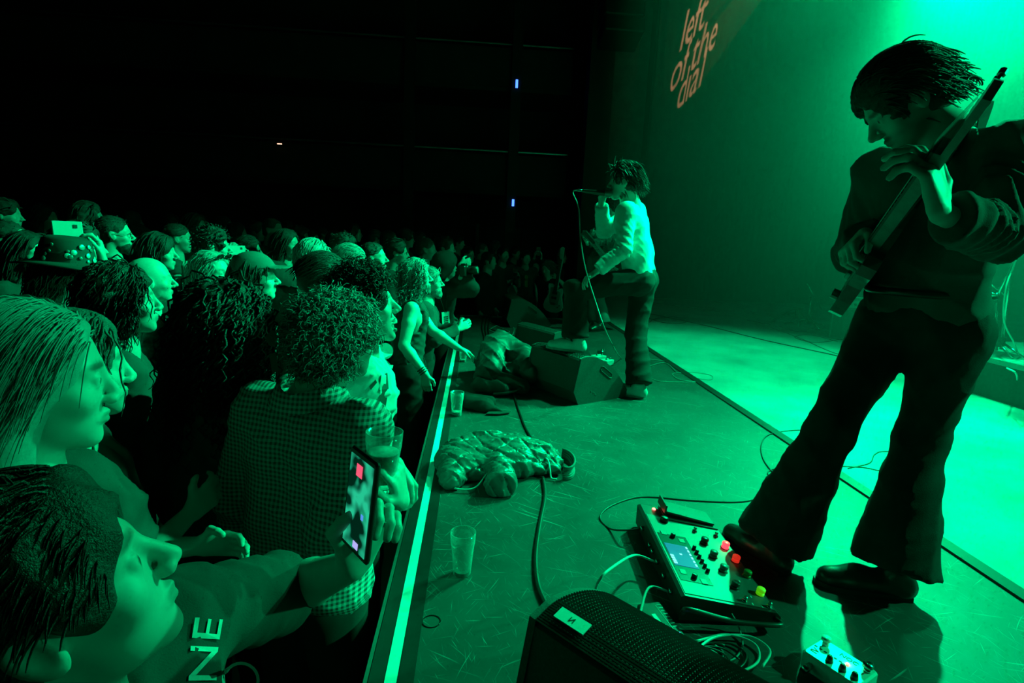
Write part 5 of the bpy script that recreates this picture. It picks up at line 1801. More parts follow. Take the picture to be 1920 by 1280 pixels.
cable('thick black speaker cable from the quilted jacket to the near wedge', fl((1018, 895), (1022, 930), (1012, 985), (1005, 1040), (1008, 1090), (1022, 1128), (1040, 1150), r=0.008), 0.008)
cable('black cable running from the dark coat to the quilted jacket', fl((962, 735), (972, 765), (985, 800), (1000, 828), (1004, 850), r=0.007), 0.007)
cable('coiled lead beside the seam near the standing foot of the singer', fl((1205, 672), (1250, 678), (1268, 690), (1290, 705), (1330, 712), (1334, 704), (1300, 698), (1262, 700), (1275, 712), (1310, 716), (1240, 715), (1215, 706)), 0.004, CBLG)
cable('long black stage cable crossing the pale vinyl towards the amplifier', fl((1195, 583), (1260, 597), (1330, 612), (1430, 637), (1555, 664), (1640, 684)), 0.008)
cable('second thin stage cable across the vinyl above the thick one', fl((1215, 566), (1300, 578), (1380, 590), (1440, 612), (1500, 634), (1560, 660), (1620, 676)), 0.005)
cable('thin wandering lead near the tripod stand', fl((1400, 600), (1450, 610), (1500, 622), (1540, 615), (1580, 632), (1530, 642), (1490, 632), (1520, 628), (1570, 640)), 0.005)
cable('loose coil of cable on the vinyl behind the singer', fl((1210, 594), (1240, 604), (1275, 606), (1290, 600), (1262, 594), (1228, 598), (1218, 604)), 0.006)
for k in range(3):
    cable(('outer', 'middle', 'inner')[k] + ' strand of the multicore running along the apron to the dark coat', fl((908 + 7 * k, 592), (904 + 6 * k, 612), (908 + 5 * k, 635), (902 + 8 * k, 655), (906 + 9 * k, 680), r=0.009), 0.009, None, 50, 'multicore strands on the apron')
cable('pale looped lead lying near the far corner of the apron', fl((915, 603), (940, 615), (955, 622), (935, 624), (918, 618), (940, 608), (962, 612), (958, 630), (925, 628), r=0.005), 0.005, CBLG)
cable('lead running from the multicore to the rear wedge', fl((918, 616), (945, 625), (975, 632), (1002, 638), r=0.006), 0.006)
cable('lead hanging over the edge of the drum riser', [atz(1888, 690, 0.325), atz(1905, 700, 0.32), aty(1908, 720, 4.10) , aty(1916, 742, 4.0), aty(1935, 735, 3.95)], 0.006, PALE)
cable('lead lying on the vinyl in front of the riser', fl((1836, 733), (1850, 742), (1880, 752), (1915, 757), (1960, 765)), 0.007, CBLG)
# tangle between the board and the near wedge
rt = random.Random(3)
for k in range(5):
    cx, cy = 1330 + rt.uniform(-40, 50), 1222 + rt.uniform(-14, 22)
    pts = []
    a0 = rt.uniform(0, 6)
    for i in range(11):
        t = a0 + i * 0.95
        pts.append((cx + (44 + 5 * k) * math.cos(t) + i * 3 - 12, cy + (24 + 3 * k) * math.sin(t)))
    cable(('broad', 'tight', 'kinked', 'thin', 'pale')[k] + ' loop of patch lead tangled beside the power brick', [atz(x, y, 0.004 + 0.004 * k) for x, y in pts], (0.005, 0.0032, 0.0038, 0.0024, 0.0036)[k], (CBL, CBL, CBLG, CBL, PALE)[k])
cable('thin lead dropping from the front of the effects board', [HT(0.99, 0.5, -0.02) + Hl * 0.02, atz(1385, 1175, 0.02), atz(1392, 1210, 0.004), atz(1375, 1235, 0.004), atz(1340, 1240, 0.004)], 0.0025, CBLG)

# --- power brick with letters
q = atz(1238, 1172, 0.02)
bl_ = unit(atz(1268, 1212, 0.04) - atz(1215, 1140, 0.04))
bw_ = np.array((-bl_[1], bl_[0], 0))
bw_ = bw_ if bw_[0] > 0 else -bw_
r = empty('power_brick', (q[0], q[1], 0))
tag(r, 'small black power supply with printed letters and a blue light', 'power supply')
R = np.stack([bl_, bw_, np.array((0, 0, 1.0))], 1)
MB().box((q[0], q[1], 0.019), (0.080, 0.036, 0.019), R, 0.004).put('case', PLASTIC, r)
c = np.array((q[0], q[1], 0.0385))
PRINT = mat('pale_print', 0.6, 0.6, var=0)
lettering('lettering', 'DC8', PRINT, r, c + bl_ * 0.044 - bw_ * 0.006, bl_, bw_, 0.026)
MB().box(c - bl_ * 0.005 - bw_ * 0.010, (0.022, 0.006, 0.0005), R).put('printed_bar', PRINT, r)
for k in range(8):
    MB().box(c + bl_ * (-0.062 + 0.0135 * k) + bw_ * 0.026, (0.001, 0.007, 0.0005), R).put('printed_tick', PRINT, r)
    e = c + bl_ * (-0.060 + 0.016 * k) + bw_ * 0.036 - np.array((0, 0, 0.016))
    MB().cyl(e, e + bw_ * 0.006, 0.0055, n=10).put('socket', CHROME, r, True)
MB().box(c - bl_ * 0.010 + bw_ * 0.0155, (0.052, 0.0007, 0.0005), R).put('printed_line', PRINT, r)
MB().cyl(c + bl_ * 0.064 + bw_ * 0.021, c + bl_ * 0.064 + bw_ * 0.021 + np.array((0, 0, 0.003)), 0.0042, n=10).put('indicator', LED_B, r, True)

# --- pale double pedal
q = atz(1572, 1252, 0.03)
pl = unit(atz(1640, 1262, 0.055) - atz(1535, 1196, 0.055))
pw = np.array((pl[1], -pl[0], 0))
pw = pw if pw[1] < 0 else -pw
r = empty('effects_pedal', (q[0], q[1], 0))
tag(r, 'pale stomp pedal with two footswitches and dark printing', 'pedal')
R = np.stack([pl, pw, np.array((0, 0, 1.0))], 1)
PP = mat('pale_pedal_enamel', 0.72, 0.35, var=0.05)
MB().box((q[0], q[1], 0.026), (0.073, 0.050, 0.026), R, 0.005).put('case', PP, r)
c = np.array((q[0], q[1], 0.0525))
for u, w_ in ((-0.052, -0.026), (0.056, -0.024)):
    o = MB().lathe(c + pl * u + pw * w_, c + pl * u + pw * w_ + np.array((0, 0, 0.022)), [(0, 0.008), (0.35, 0.008), (0.36, 0.006), (0.6, 0.006), (0.62, 0.0125), (1, 0.0118)], 16).put('footswitch', CHROME if u > 0 else PP, r, True)
for u, w_ in ((-0.012, 0.028), (0.022, 0.030), (0.052, 0.030)):
    MB().lathe(c + pl * u + pw * w_, c + pl * u + pw * w_ + np.array((0, 0, 0.018)), [(0, 0.0095), (0.8, 0.007), (1, 0.004)], 12).put('knob', PLASTIC, r, True)
lettering('lettering', 'VI', INK, r, c - pl * 0.052 + pw * 0.022, pw, -pl, 0.026)
lettering('lettering', 'NOC', INK, r, c + pl * 0.010 - pw * 0.026, pl, -pw, 0.020)
for k in range(6):
    MB().box(c + pl * (-0.062 + 0.013 * k) + pw * 0.002, (0.0035, 0.0022, 0.0005), R).put('printed_mark', INK, r)
MB().cyl(c + pl * 0.018 - pw * 0.004, c + pl * 0.018 - pw * 0.004 + np.array((0, 0, 0.003)), 0.004, n=10).put('indicator', LED_R, r, True)
e = c - pl * 0.045 + pw * 0.052 - np.array((0, 0, 0.028))
MB().cyl(e, e + pw * 0.03, 0.009, n=12).put('jack_plug', CHROME, r, True)

# --- small pedals near the singer
for k, (px, py, s) in enumerate(((1122, 672, 1.0), (1138, 680, 0.9), (1128, 662, 0.7))):
    q = atz(px, py, 0.02)
    r = empty('effects_pedal', (q[0], q[1], 0))
    tag(r, ('shiny pale vocal pedal behind the wedge of the singer', 'second pale pedal nearer the standing leg of the singer', 'small pedal with lights tucked behind the singer wedge')[k], 'pedal')
    MB().box((q[0], q[1], 0.026), (0.062 * s, 0.045 * s, 0.025), rot(0.5 + 0.2 * k), 0.005).put('case', PP if k < 2 else ALU, r)
    for u in (-0.03, 0.03):
        p = np.array((q[0], q[1], 0.05)) + rot(0.5 + 0.2 * k) @ np.array((u * s, -0.01, 0))
        MB().lathe(p, p + np.array((0, 0, 0.016)), [(0, 0.009), (0.5, 0.009), (1, 0.006)], 10).put('knob', CHROME, r, True)

# --- beer glasses
GL = glass_mat('clear_plastic_cup', (0.95, 0.97, 0.96), 0.35)
BEER = glass_mat('beer', (0.45, 0.30, 0.15), 0.15)


def pint(label, base, h=0.150, beer=0.0, tilt=None, r0=0.029, r1=0.042):
    base = np.array(base, float)
    up = unit(tilt if tilt is not None else (0, 0, 1))
    root = empty('beer_glass', base)
    tag(root, label, 'glass')
    w = 0.0022
    prof = [(0, r0 * 0.9), (0.004 / h, r0), (0.55, r0 + (r1 - r0) * 0.50), (0.70, r0 + (r1 - r0) * 0.74), (0.74, r0 + (r1 - r0) * 0.82), (1, r1), (1, r1 - w), (0.74, r0 + (r1 - r0) * 0.82 - w), (0.55, r0 + (r1 - r0) * 0.50 - w), (0.10, r0 - w), (0.09, 0.002)]
    MB().lathe(base, base + up * h, prof, 28).put('tumbler', GL, root, True)
    if beer > 0:
        rb = r0 + (r1 - r0) * beer - w * 1.6
        MB().lathe(base + up * h * 0.105, base + up * h * beer, [(0, r0 - w * 1.6), (1, rb)], 24).put('beer', BEER, root, True)
        MB().lathe(base + up * h * beer, base + up * (h * beer + 0.004), [(0, rb), (1, rb)], 24).put('foam', mat('beer_foam_' + label[:6], 0.7, 0.8, var=0.2, scale=80), root, True)
    return root


pint('empty pint glass standing alone on the near apron', atz(866, 1075, 0.0), 0.150)
pint('nearly empty pint glass beside the white edge line by the dark cap', atz(856, 779, 0.0), 0.152, 0.16)
pint('pint glass under the hand resting on the stage edge', atz(868, 678, 0.0), 0.09, 0.2, r0=0.027, r1=0.034)
cup = at(717, 868, 1.36)
pint('half full beer held up by the man in gingham', cup - np.array((0, 0, 0.06)), 0.14, 0.62, tilt=(0.03, 0.02, 1), r0=0.032, r1=0.045)
# round damp ring left by a glass
tag(MB().tube([atz(809, 1165, 0.0) + np.array((0.026 * math.cos(t), 0.026 * math.sin(t), 0.0006)) for t in np.linspace(0, 2 * math.pi, 33)], 0.0022, 4).put('water_ring', mat('wet_ring', 0.01, 0.1, var=0), None, True), 'dark wet ring left by a glass on the near apron', 'stain')

# --- quilted jacket heaped on the edge
def heap(lo, hi, v):
    return Vox(lo, hi, v)


jc = atz(928, 890, 0.0)
r = empty('quilted_jacket', jc)
tag(r, 'quilted puffer jacket heaped on the stage edge', 'jacket')
V = Vox(jc + np.array((-0.40, -0.32, -0.01)), jc + np.array((0.46, 0.42, 0.26)), 0.0065)
X_ = lambda x, y, z: jc + np.array((x, y, z))
V.cone(X_(-0.17, 0.05, 0.035), X_(0.22, 0.13, 0.045), 0.085, 0.075, 0.09)
V.cone(X_(-0.10, 0.17, 0.045), X_(0.12, 0.20, 0.055), 0.085, 0.075, 0.09)
V.cone(X_(0.05, 0.10, 0.06), X_(0.28, 0.08, 0.030), 0.075, 0.055, 0.08)
V.cone(X_(-0.22, 0.10, 0.04), X_(-0.20, -0.14, 0.025), 0.070, 0.055, 0.07)
V.cone(X_(-0.15, -0.04, 0.035), X_(0.12, 0.00, 0.050), 0.060, 0.065, 0.07)
V.cone(X_(0.01, -0.02, 0.055), X_(0.02, -0.21, 0.050), 0.064, 0.074, 0.02)
V.cut_plane(X_(0.03, -0.245, 0), (0.1, -1, 0), 0.004, X_(-0.09, -0.32, 0), X_(0.14, -0.16, 0.2))
V.cone(X_(0.13, -0.01, 0.030), X_(0.29, 0.02, 0.030), 0.034, 0.034, 0.02)
V.cone(X_(-0.16, 0.16, 0.09), X_(-0.02, 0.20, 0.115), 0.035, 0.035, 0.05)
sl, X, Y, Z = V.all()
x, y, z = X - jc[0], Y - jc[1], Z - jc[2]
warp = 0.012 * np.sin(24 * x + 19 * z) + 0.010 * np.sin(31 * y + 8 * x)
q1, q2 = (x * 0.85 + y * 0.62 + 0.5 * z + warp) * 42, (-x * 0.55 + y * 0.85 + 0.4 * z + warp) * 42
quilt = np.maximum(np.exp(-(np.sin(q1) / 0.16) ** 2), np.exp(-(np.sin(q2) / 0.16) ** 2))
rumple = creases(x * 0.6 + 0.4 * y, y * 1.3, z * 1.3, 5, 40)
V.a = np.where(V.a < 0.05, V.a + 0.0075 * quilt - 0.020 * (rumple - 0.4) + 0.0035 * creases(x, y, z, 17, 120), V.a).astype(np.float32)
V.cut_plane(jc + np.array((0, 0, 0.004)), (0, 0, -1), 0.002)
NYLON = mat('dark_nylon', 0.115, 0.36, var=0.15, scale=20, bump=0.3, bscale=90, spec=0.6)
thin(V.put('quilted_shell', NYLON, r), 0.6)
MB().tube(spline([X_(-0.27, 0.06, 0.05), X_(-0.25, -0.06, 0.02), X_(-0.20, -0.17, 0.015), X_(-0.10, -0.19, 0.02), X_(-0.04, -0.12, 0.06)], 40), 0.004).put('piping', mat('pale_piping', 0.5, 0.5, var=0), r, True)
MB().tube(spline([X_(0.235, 0.045, 0.075), X_(0.25, 0.01, 0.07), X_(0.255, -0.03, 0.04), X_(0.26, -0.05, 0.012), X_(0.285, -0.06, 0.01)], 30), 0.004).put('drawcord', PALE, r, True)
cf = MB()
ringp = [X_(0.33 + 0.045 * math.cos(t), 0.045 + 0.085 * math.sin(t), 0.040 + 0.010 * math.sin(t)) for t in np.linspace(-1.9, 1.5, 30)]
for k in range(9):
    cf.tube([p + np.array((0.0, 0.0, -0.032 + 0.008 * k)) + unit((p - X_(0.3, 0.04, 0.04)) * np.array((1, 1, 0))) * (0.006 * math.sin(k)) for p in ringp], 0.0055, 5)
cf.put('knitted_cuff', cloth(0.16, 'ribbed_cuff'), r, True)

# --- dark coat thrown over gear by the singer's wedge
cc = atz(930, 742, 0.0)
r = empty('dark_coat', cc)
tag(r, 'black coat thrown over gear beside the wedge of the singer', 'coat')
V = Vox(cc + np.array((-0.28, -0.22, -0.01)), cc + np.array((0.42, 0.95, 0.46)), 0.010)
X_ = lambda x, y, z: cc + np.array((x, y, z))
V.cone(X_(0.03, 0.62, 0.24), X_(0.22, 0.50, 0.20), 0.12, 0.09, 0.06)
V.cone(X_(0.0, 0.55, 0.22), X_(-0.06, 0.20, 0.08), 0.11, 0.09, 0.06)
V.cone(X_(0.22, 0.48, 0.20), X_(0.27, 0.22, 0.10), 0.08, 0.07, 0.05)
V.cone(X_(-0.08, 0.22, 0.07), X_(0.18, 0.08, 0.06), 0.08, 0.07, 0.06)
V.cone(X_(-0.12, 0.10, 0.05), X_(0.06, 0.02, 0.05), 0.06, 0.06, 0.04)
V.cone(X_(0.0, 0.60, 0.08), X_(0.15, 0.45, 0.06), 0.16, 0.15, 0.06)
sl, X, Y, Z = V.all()
x, y, z = X - cc[0], Y - cc[1], Z - cc[2]
V.a = np.where(V.a < 0.07, V.a - 0.040 * (creases(x * 1.2, y * 1.2, z * 0.7, 8, 19) - 0.4) - 0.012 * (creases(x, y, z, 12, 50) - 0.4), V.a).astype(np.float32)
V.cut_plane(cc + np.array((0, 0, 0.003)), (0, 0, -1), 0.002)
thin(V.put('coat_cloth', mat('black_coat_cloth', 0.045, 0.5, var=0.2, bump=0.2, bscale=200), r), 0.6)
MB().tube(spline([X_(-0.02, -0.03, 0.02), X_(0.06, -0.05, 0.035), X_(0.14, -0.02, 0.05), X_(0.185, 0.04, 0.075)], 24), 0.011).put('strap_end', CBL, r, True)

# --- flat dark cap
kc = atz(905, 772, 0.0)
r = empty('flat_cap', kc)
tag(r, 'flat black cap lying beside a pint glass on the apron', 'cap')
V = Vox(kc + np.array((-0.2, -0.15, -0.01)), kc + np.array((0.22, 0.22, 0.13)), 0.007)
X_ = lambda x, y, z: kc + np.array((x, y, z))
V.cone(X_(-0.10, 0.06, 0.045), X_(0.02, 0.02, 0.038), 0.050, 0.045, 0.03)
V.cone(X_(0.0, 0.02, 0.035), X_(0.12, -0.02, 0.012), 0.045, 0.014, 0.03)
V.cone(X_(-0.06, 0.10, 0.05), X_(0.05, 0.08, 0.045), 0.04, 0.04, 0.03)
V.folds(0.010, 45, 6)
V.cut_plane(kc + np.array((0, 0, 0.003)), (0, 0, -1), 0.002)
V.put('crown', cloth(0.035, 'cap_wool'), r)
MB().prism([(0.02, -0.075), (0.10, -0.075), (0.165, -0.045), (0.18, -0.015), (0.14, 0.01), (0.06, 0.02)], (1, 0, 0), (0, 1, 0.0), kc + np.array((0, 0, 0.012)), (0, 0, 1), 0.006).put('peak', cloth(0.035, 'cap_wool'), r)

# ------------------------------------------------------------------ upstage gear
RX, RH = 4.15, 0.325
r = empty('drum_riser', (RX + 1.2, 3.3, 0))
tag(r, 'black skirted drum riser with a pale top edge', 'riser')
MB().box((RX + 1.2, 3.3, RH - 0.02), (1.2, 1.75, 0.02)).put('deck', mat('riser_top', 0.35, 0.5, var=0.2), r)
MB().box((RX + 1.2, 3.3, 0.153), (1.185, 1.735, 0.15)).put('skirt', mat('riser_skirt', 0.03, 0.9, var=0.3, scale=30), r)
kd = np.array((4.75, 3.95, RH))
r = empty('bass_drum', kd)
tag(r, 'dark bass drum with chrome lugs on the riser', 'drum')
kx = unit((-0.85, -0.5, 0))
ky = np.array((kx[1], -kx[0], 0))
kc_ = kd + np.array((0, 0, 0.315))
MB().lathe(kc_ - kx * 0.20, kc_ + kx * 0.20, [(0, 0.29), (1, 0.29)], 40).put('shell', mat('dark_drum_wrap', 0.02, 0.25, var=0.1), r, True)
for s in (-1, 1):
    MB().lathe(kc_ + kx * s * 0.20, kc_ + kx * s * 0.235, [(0, 0.295), (0.2, 0.312), (0.8, 0.312), (1, 0.300)], 40, True).put('hoop', PLASTIC, r, True)
MB().lathe(kc_ + kx * 0.236, kc_ + kx * 0.238, [(0, 0.29), (1, 0.29)], 40).put('drum_head', mat('black_drum_head', 0.025, 0.3, var=0.1), r, True)
for k in range(8):
    t = k * math.pi / 4 + 0.2
    o = ky * math.cos(t) + np.array((0, 0, 1)) * math.sin(t)
    MB().tube([kc_ + kx * 0.24 + o * 0.305, kc_ + kx * 0.06 + o * 0.305], 0.007).put('lug', CHROME, r, True)


def stand(label, base, top, cat='stand', name='mic_stand', boom=None, legs=3, spread=0.28, z0=0.0, h0=0.10, r0=0.011, m=CHROME):
    base, top = np.array(base, float), np.array(top, float)
    rt_ = empty(name, base)
    tag(rt_, label, cat)
    MB().tube([base + np.array((0, 0, 0.04)), top], r0).put('pole', m, rt_, True)
    for k in range(legs):
        t = k * 2 * math.pi / legs + 0.4
        MB().tube([base + np.array((0, 0, h0)), base + np.array((spread * math.cos(t), spread * math.sin(t), 0.012))], 0.009).put('leg', m, rt_, True)
    MB().cyl(base + np.array((0, 0, h0 - 0.03)), base + np.array((0, 0, h0 + 0.04)), 0.020).put('collar', PLASTIC, rt_, True)
    if boom is not None:
        o = MB().tube([np.array(b, float) for b in boom], 0.0085).put('boom', m, rt_, True)
        MB().cyl(top - np.array((0, 0, 0.02)), top + np.array((0, 0, 0.03)), 0.017).put('clutch', PLASTIC, rt_, True)
    return rt_


zb = RH
cyb = np.array((4.42, 4.35, zb))
cs = stand('cymbal stand with a thin bright cymbal at the front of the riser', cyb, aty(1906, 424, 4.35), 'cymbal stand', 'cymbal_stand', spread=0.25, z0=zb)
ct = aty(1908, 418, 4.35)
MB().lathe(ct - np.array((0, 0, 0.012)), ct + np.array((0, 0, 0.025)), [(0, 0.21), (0.1, 0.212), (0.5, 0.06), (0.55, 0.045), (1, 0.012)], 32).put('cymbal', mat('bronze_cymbal', (0.8, 0.7, 0.4), 0.25, 1.0, var=0.1), cs, True)
MB().cyl(ct + np.array((0, 0, 0.02)), ct + np.array((0, 0, 0.06)), 0.012).put('wing_nut', PLASTIC, cs, True)
mb = np.array((4.05, 4.55, 0.0))
stand('chrome boom mic stand leaning over the bass drum', (4.28, 4.55, RH), aty(1874, 545, 4.5), 'mic stand', 'mic_stand', boom=[aty(1828, 506, 4.5), aty(1874, 545, 4.5), aty(1884, 552, 4.5)], spread=0.2)
stand('tall chrome stand slanting up past the drums', (4.33, 4.30, RH), aty(1868, 560, 4.3), 'stand', 'hardware_stand', boom=[aty(1868, 560, 4.3), aty(1893, 505, 4.3), aty(1925, 440, 4.3)], spread=0.18)
stand('thin upright stand behind the elbow of the guitarist', (4.40, 4.75, RH), aty(1878, 455, 4.75), 'stand', 'hardware_stand', spread=0.18)
r = empty('kick_pedal', (4.35, 4.62, RH))
tag(r, 'chrome kick pedal on the riser floor', 'pedal')
MB().box((4.35, 4.62, RH + 0.012), (0.05, 0.14, 0.008), rot(0.5)).put('base_plate', CHROME, r)
MB().box((4.35, 4.62, RH + 0.05), (0.035, 0.13, 0.006), rot(0.5, 0.25)).put('footboard', ALU, r)
MB().tube([(4.28, 4.74, RH + 0.02), (4.28, 4.74, RH + 0.2), (4.38, 4.78, RH + 0.2), (4.38, 4.78, RH + 0.02)], 0.008).put('frame', CHROME, r, True)
cable('pale cable looping down from the drums over the riser', [aty(1918, 450, 4.2), aty(1900, 500, 4.2), aty(1886, 540, 4.15), aty(1882, 600, 4.15), aty(1900, 640, 4.15), atz(1915, 668, RH + 0.004), atz(1950, 672, RH + 0.004)], 0.006, PALE)

# amplifier cabinet with head
a0 = atz(1552, 634, 0.0)
r = empty('guitar_amplifier', (a0[0] + 0.3, a0[1] - 0.25, 0))
tag(r, 'grey guitar amplifier combo standing on the vinyl', 'amplifier')
ax_ = unit((0.55, -0.83, 0))
R = np.stack([ax_, np.array((-ax_[1], ax_[0], 0)), np.array((0, 0, 1.0))], 1)
ac = a0 + ax_ * 0.33 + R[:, 1] * 0.14
MB().box((ac[0], ac[1], 0.285), (0.33, 0.14, 0.275), R, 0.012).put('cabinet', mat('grey_tolex', 0.20, 0.7, var=0.15, bump=0.3, bscale=300), r)
MB().box(np.array((ac[0], ac[1], 0.215)) - R[:, 1] * 0.141, (0.30, 0.004, 0.185), R).put('grille_cloth', mat('amp_grille_cloth', 0.10, 0.9, var=0.3, scale=120), r)
MB().box(np.array((ac[0], ac[1], 0.475)) - R[:, 1] * 0.141, (0.30, 0.004, 0.045), R).put('control_panel', mat('amp_panel', 0.35, 0.4, var=0.05), r)
for k in range(6):
    q = np.array((ac[0], ac[1], 0.475)) - R[:, 1] * 0.145 + ax_ * (-0.24 + 0.09 * k)
    MB().cyl(q, q - R[:, 1] * 0.02, 0.014).put('knob', PLASTIC, r, True)
MB().box((ac[0], ac[1], 0.567), (0.10, 0.014, 0.008), R, 0.003).put('carry_handle', PLASTIC, r)
MB().box((ac[0] - 0.02, ac[1], 0.563), (0.31, 0.13, 0.004), R).put('top_cloth', PP, r)

# low tripod and boom stand beside the amplifier
tb = atz(1492, 606, 0.0)
tt_ = aty(1495, 578, tb[1])
r = empty('guitar_stand', (tb[0], tb[1], 0))
tag(r, 'low folded tripod stand with three thick legs on the vinyl', 'stand')
for k, (px, py) in enumerate(((1446, 602), (1489, 597), (1497, 612), (1512, 607))):
    e = atz(px, py, 0.012)
    MB().tube([tt_, e], 0.020).put('leg', (PLASTIC, PLASTIC, ALU, PLASTIC)[k], r, True)
MB().box(tt_, (0.09, 0.05, 0.015), rot(0.6), 0.005).put('top_plate', ALU, r)
MB().tube([tt_ * 0.55 + atz(1446, 602, 0.01) * 0.45, tt_ * 0.5 + atz(1512, 607, 0.01) * 0.5], 0.008).put('brace', PLASTIC, r, True)
sb = atz(1516, 612, 0.0)
stand('short boom stand with an angled bright arm beside the amplifier', sb, aty(1520, 560, sb[1]), 'mic stand', 'mic_stand', boom=[aty(1513, 531, sb[1]), aty(1541, 580, sb[1])], spread=0.33, h0=0.12, m=CHROME)

# ------------------------------------------------------------------ things worn and held in the crowd
def bvh(o):
    me = o.data
    return BVHTree.FromPolygons([v.co[:] for v in me.vertices], [p.vertices[:] for p in me.polygons])


def child(P, name):
    for o in P['root'].children:
        if o.name.split('.')[0] == name:
            return o


def print_on(P, garment, uv, faces, n, off, m, name='print'):
    """lay flat print (world points) on a garment by dropping it along -n"""
    o = child(P, garment)
    T = bvh(o)
    n = unit(n)
    V = []
    for p in uv:
        h = T.ray_cast(Vector(p + n * 0.35), Vector(-n))
        V.append(np.array(h[0]) + n * off if h[0] is not None else p)
    me = bpy.data.meshes.new(name)
    me.from_pydata([tuple(v) for v in V], [], faces)
    return put(name, me, m, o, False)


def text_on(P, garment, body, c, xa, ya, n, size, m, off=0.004, shear=0.0, spacing=1.0):
    """lettering printed on a garment: laid in the tangent plane where the sight line meets the cloth, then pressed on"""
    me = text_mesh(body, size, 0, shear, spacing)
    o = child(P, garment)
    T = bvh(o)
    n = unit(n)
    h = T.ray_cast(Vector(np.array(c) + n * 0.35), Vector(-n))
    if h[0] is not None:
        c = np.array(h[0])
        nn = np.array(h[1])
        nn = nn if nn @ n > 0 else -nn
        n = unit(nn * 0.6 + n)
    X = unit(np.array(xa) - n * (np.array(xa) @ n))
    Y = np.array(ya) - n * (np.array(ya) @ n)
    Y = unit(Y - X * (Y @ X))
    V = []
    for v in me.vertices:
        p = np.array(c) + X * v.co[0] + Y * v.co[1]
        q = T.ray_cast(Vector(p + n * 0.05), Vector(-n), 0.10)
        V.append(np.array(q[0]) + n * off if q[0] is not None else p + n * off)
    mm = bpy.data.meshes.new('lettering')
    mm.from_pydata([tuple(v) for v in V], [], [tuple(p.vertices) for p in me.polygons])
    return put('lettering', mm, m, o, False)


PRW = mat('white_shirt_print', 0.7, 0.8, var=0.15, scale=60)
PRK = mat('dark_shirt_print', 0.05, 0.8, var=0.1)
# phone of the filming man
pc = at(676, 945, 0.80)
px_, py_ = unit(at(700, 958, 0.78) - at(655, 918, 0.83)), unit(at(670, 860, 0.81) - at(682, 1030, 0.80))
py_ = unit(py_ - px_ * (py_ @ px_))
pn = np.cross(px_, py_)
pn = pn if pn @ (CAMP - pc) > 0 else -pn
R = np.stack([px_, py_, pn], 1)
r = empty('smartphone', pc)
tag(r, 'smartphone filming the stage in an outstretched hand', 'phone')
MB().box(pc, (0.037, 0.077, 0.004), R, 0.003).put('case', PLASTIC, r)
scr = bpy.data.materials.new('phone_screen')
scr.use_nodes = True
nt = scr.node_tree
b = nt.nodes['Principled BSDF']
b.inputs['Base Color'].default_value = (0.01, 0.02, 0.02, 1)
n_ = _noise(nt, 34, 1.0)
rp = nt.nodes.new('ShaderNodeValToRGB')
rp.color_ramp.elements[0].position = 0.42
rp.color_ramp.elements[1].position = 0.62
rp.color_ramp.elements[0].color = (0.0, 0.015, 0.008, 1)
rp.color_ramp.elements[1].color = (0.02, 0.62, 0.32, 1)
nt.links.new(n_.outputs['Fac'], rp.inputs['Fac'])
nt.links.new(rp.outputs['Color'], b.inputs['Emission Color'])
b.inputs['Emission Strength'].default_value = 0.75
s = MB().box(pc + pn * 0.0042, (0.032, 0.068, 0.0006), R).put('screen', scr, r)
for u, v, a, bb, col in ((-0.004, 0.050, 0.008, 0.009, (1.0, 0.10, 0.20)), (0.006, -0.060, 0.007, 0.005, (0.5, 0.45, 1.0)), (0.016, -0.012, 0.003, 0.004, (0.1, 0.3, 0.9))):
    MB().box(pc + px_ * u + py_ * v + pn * 0.0052, (a, bb, 0.0003), R).put('screen_spot', mat('screen_spot', col, 0.4, var=0, emit=col, estr=0.8), s)
# lettering on his tee
fwd = unit(CAMP - at(390, 1230, 0.7))
try:
    text_on(F1, 'shirt', 'NE', at(385, 1218, 0.70), at(392, 1165, 0.70) - at(348, 1262, 0.70), at(330, 1195, 0.70) - at(395, 1225, 0.70), fwd, 0.062, PRW, 0.003)
    ringpts, rf = [], []
    for k in range(24):
        t = k / 24 * 2 * math.pi
        for rr_ in (0.020, 0.024):
            ringpts.append(at(452, 1275, 0.72) + CR * rr_ * math.cos(t) + CU * rr_ * math.sin(t))
    rf = [(2 * k, 2 * ((k + 1) % 24), 2 * ((k + 1) % 24) + 1, 2 * k + 1) for k in range(24)]
    print_on(F1, 'shirt', ringpts, rf, fwd, 0.003, PRW)
except Exception as e:
    print('print skipped', e)

# print on the white tee, the badge tee and the grey print tee
def blot(P, garment, c, xa, ya, n, shapes, m):
    X, Y = unit(xa), unit(ya)
    for sh_ in shapes:
        pts = [np.array(c) + X * a + Y * b_ for a, b_ in sh_]
        print_on(P, garment, pts, [tuple(range(len(pts)))], n, 0.004, m)


wn = unit(CAMP - at(710, 780, 1.8))
blot(P15, 'shirt', at(722, 760, 1.75), CR, CU, wn, [[(-0.012, 0.10), (0.010, 0.115), (0.014, 0.06), (0.004, 0.0), (0.012, -0.07), (0.018, -0.12), (-0.004, -0.14), (-0.016, -0.10), (-0.008, -0.02), (-0.018, 0.05)], [(-0.05, 0.06), (-0.03, 0.085), (-0.025, 0.075), (-0.045, 0.05)]], PRK)
blot(P13, 'shirt', at(512, 650, 1.5), CR, CU, unit(CAMP - at(512, 650, 1.5)), [[(-0.02, 0.03), (0.0, 0.045), (0.012, 0.03), (0.006, 0.0), (-0.012, 0.004)], [(-0.01, -0.02), (0.008, -0.015), (0.014, -0.06), (-0.002, -0.075)]], PRK)

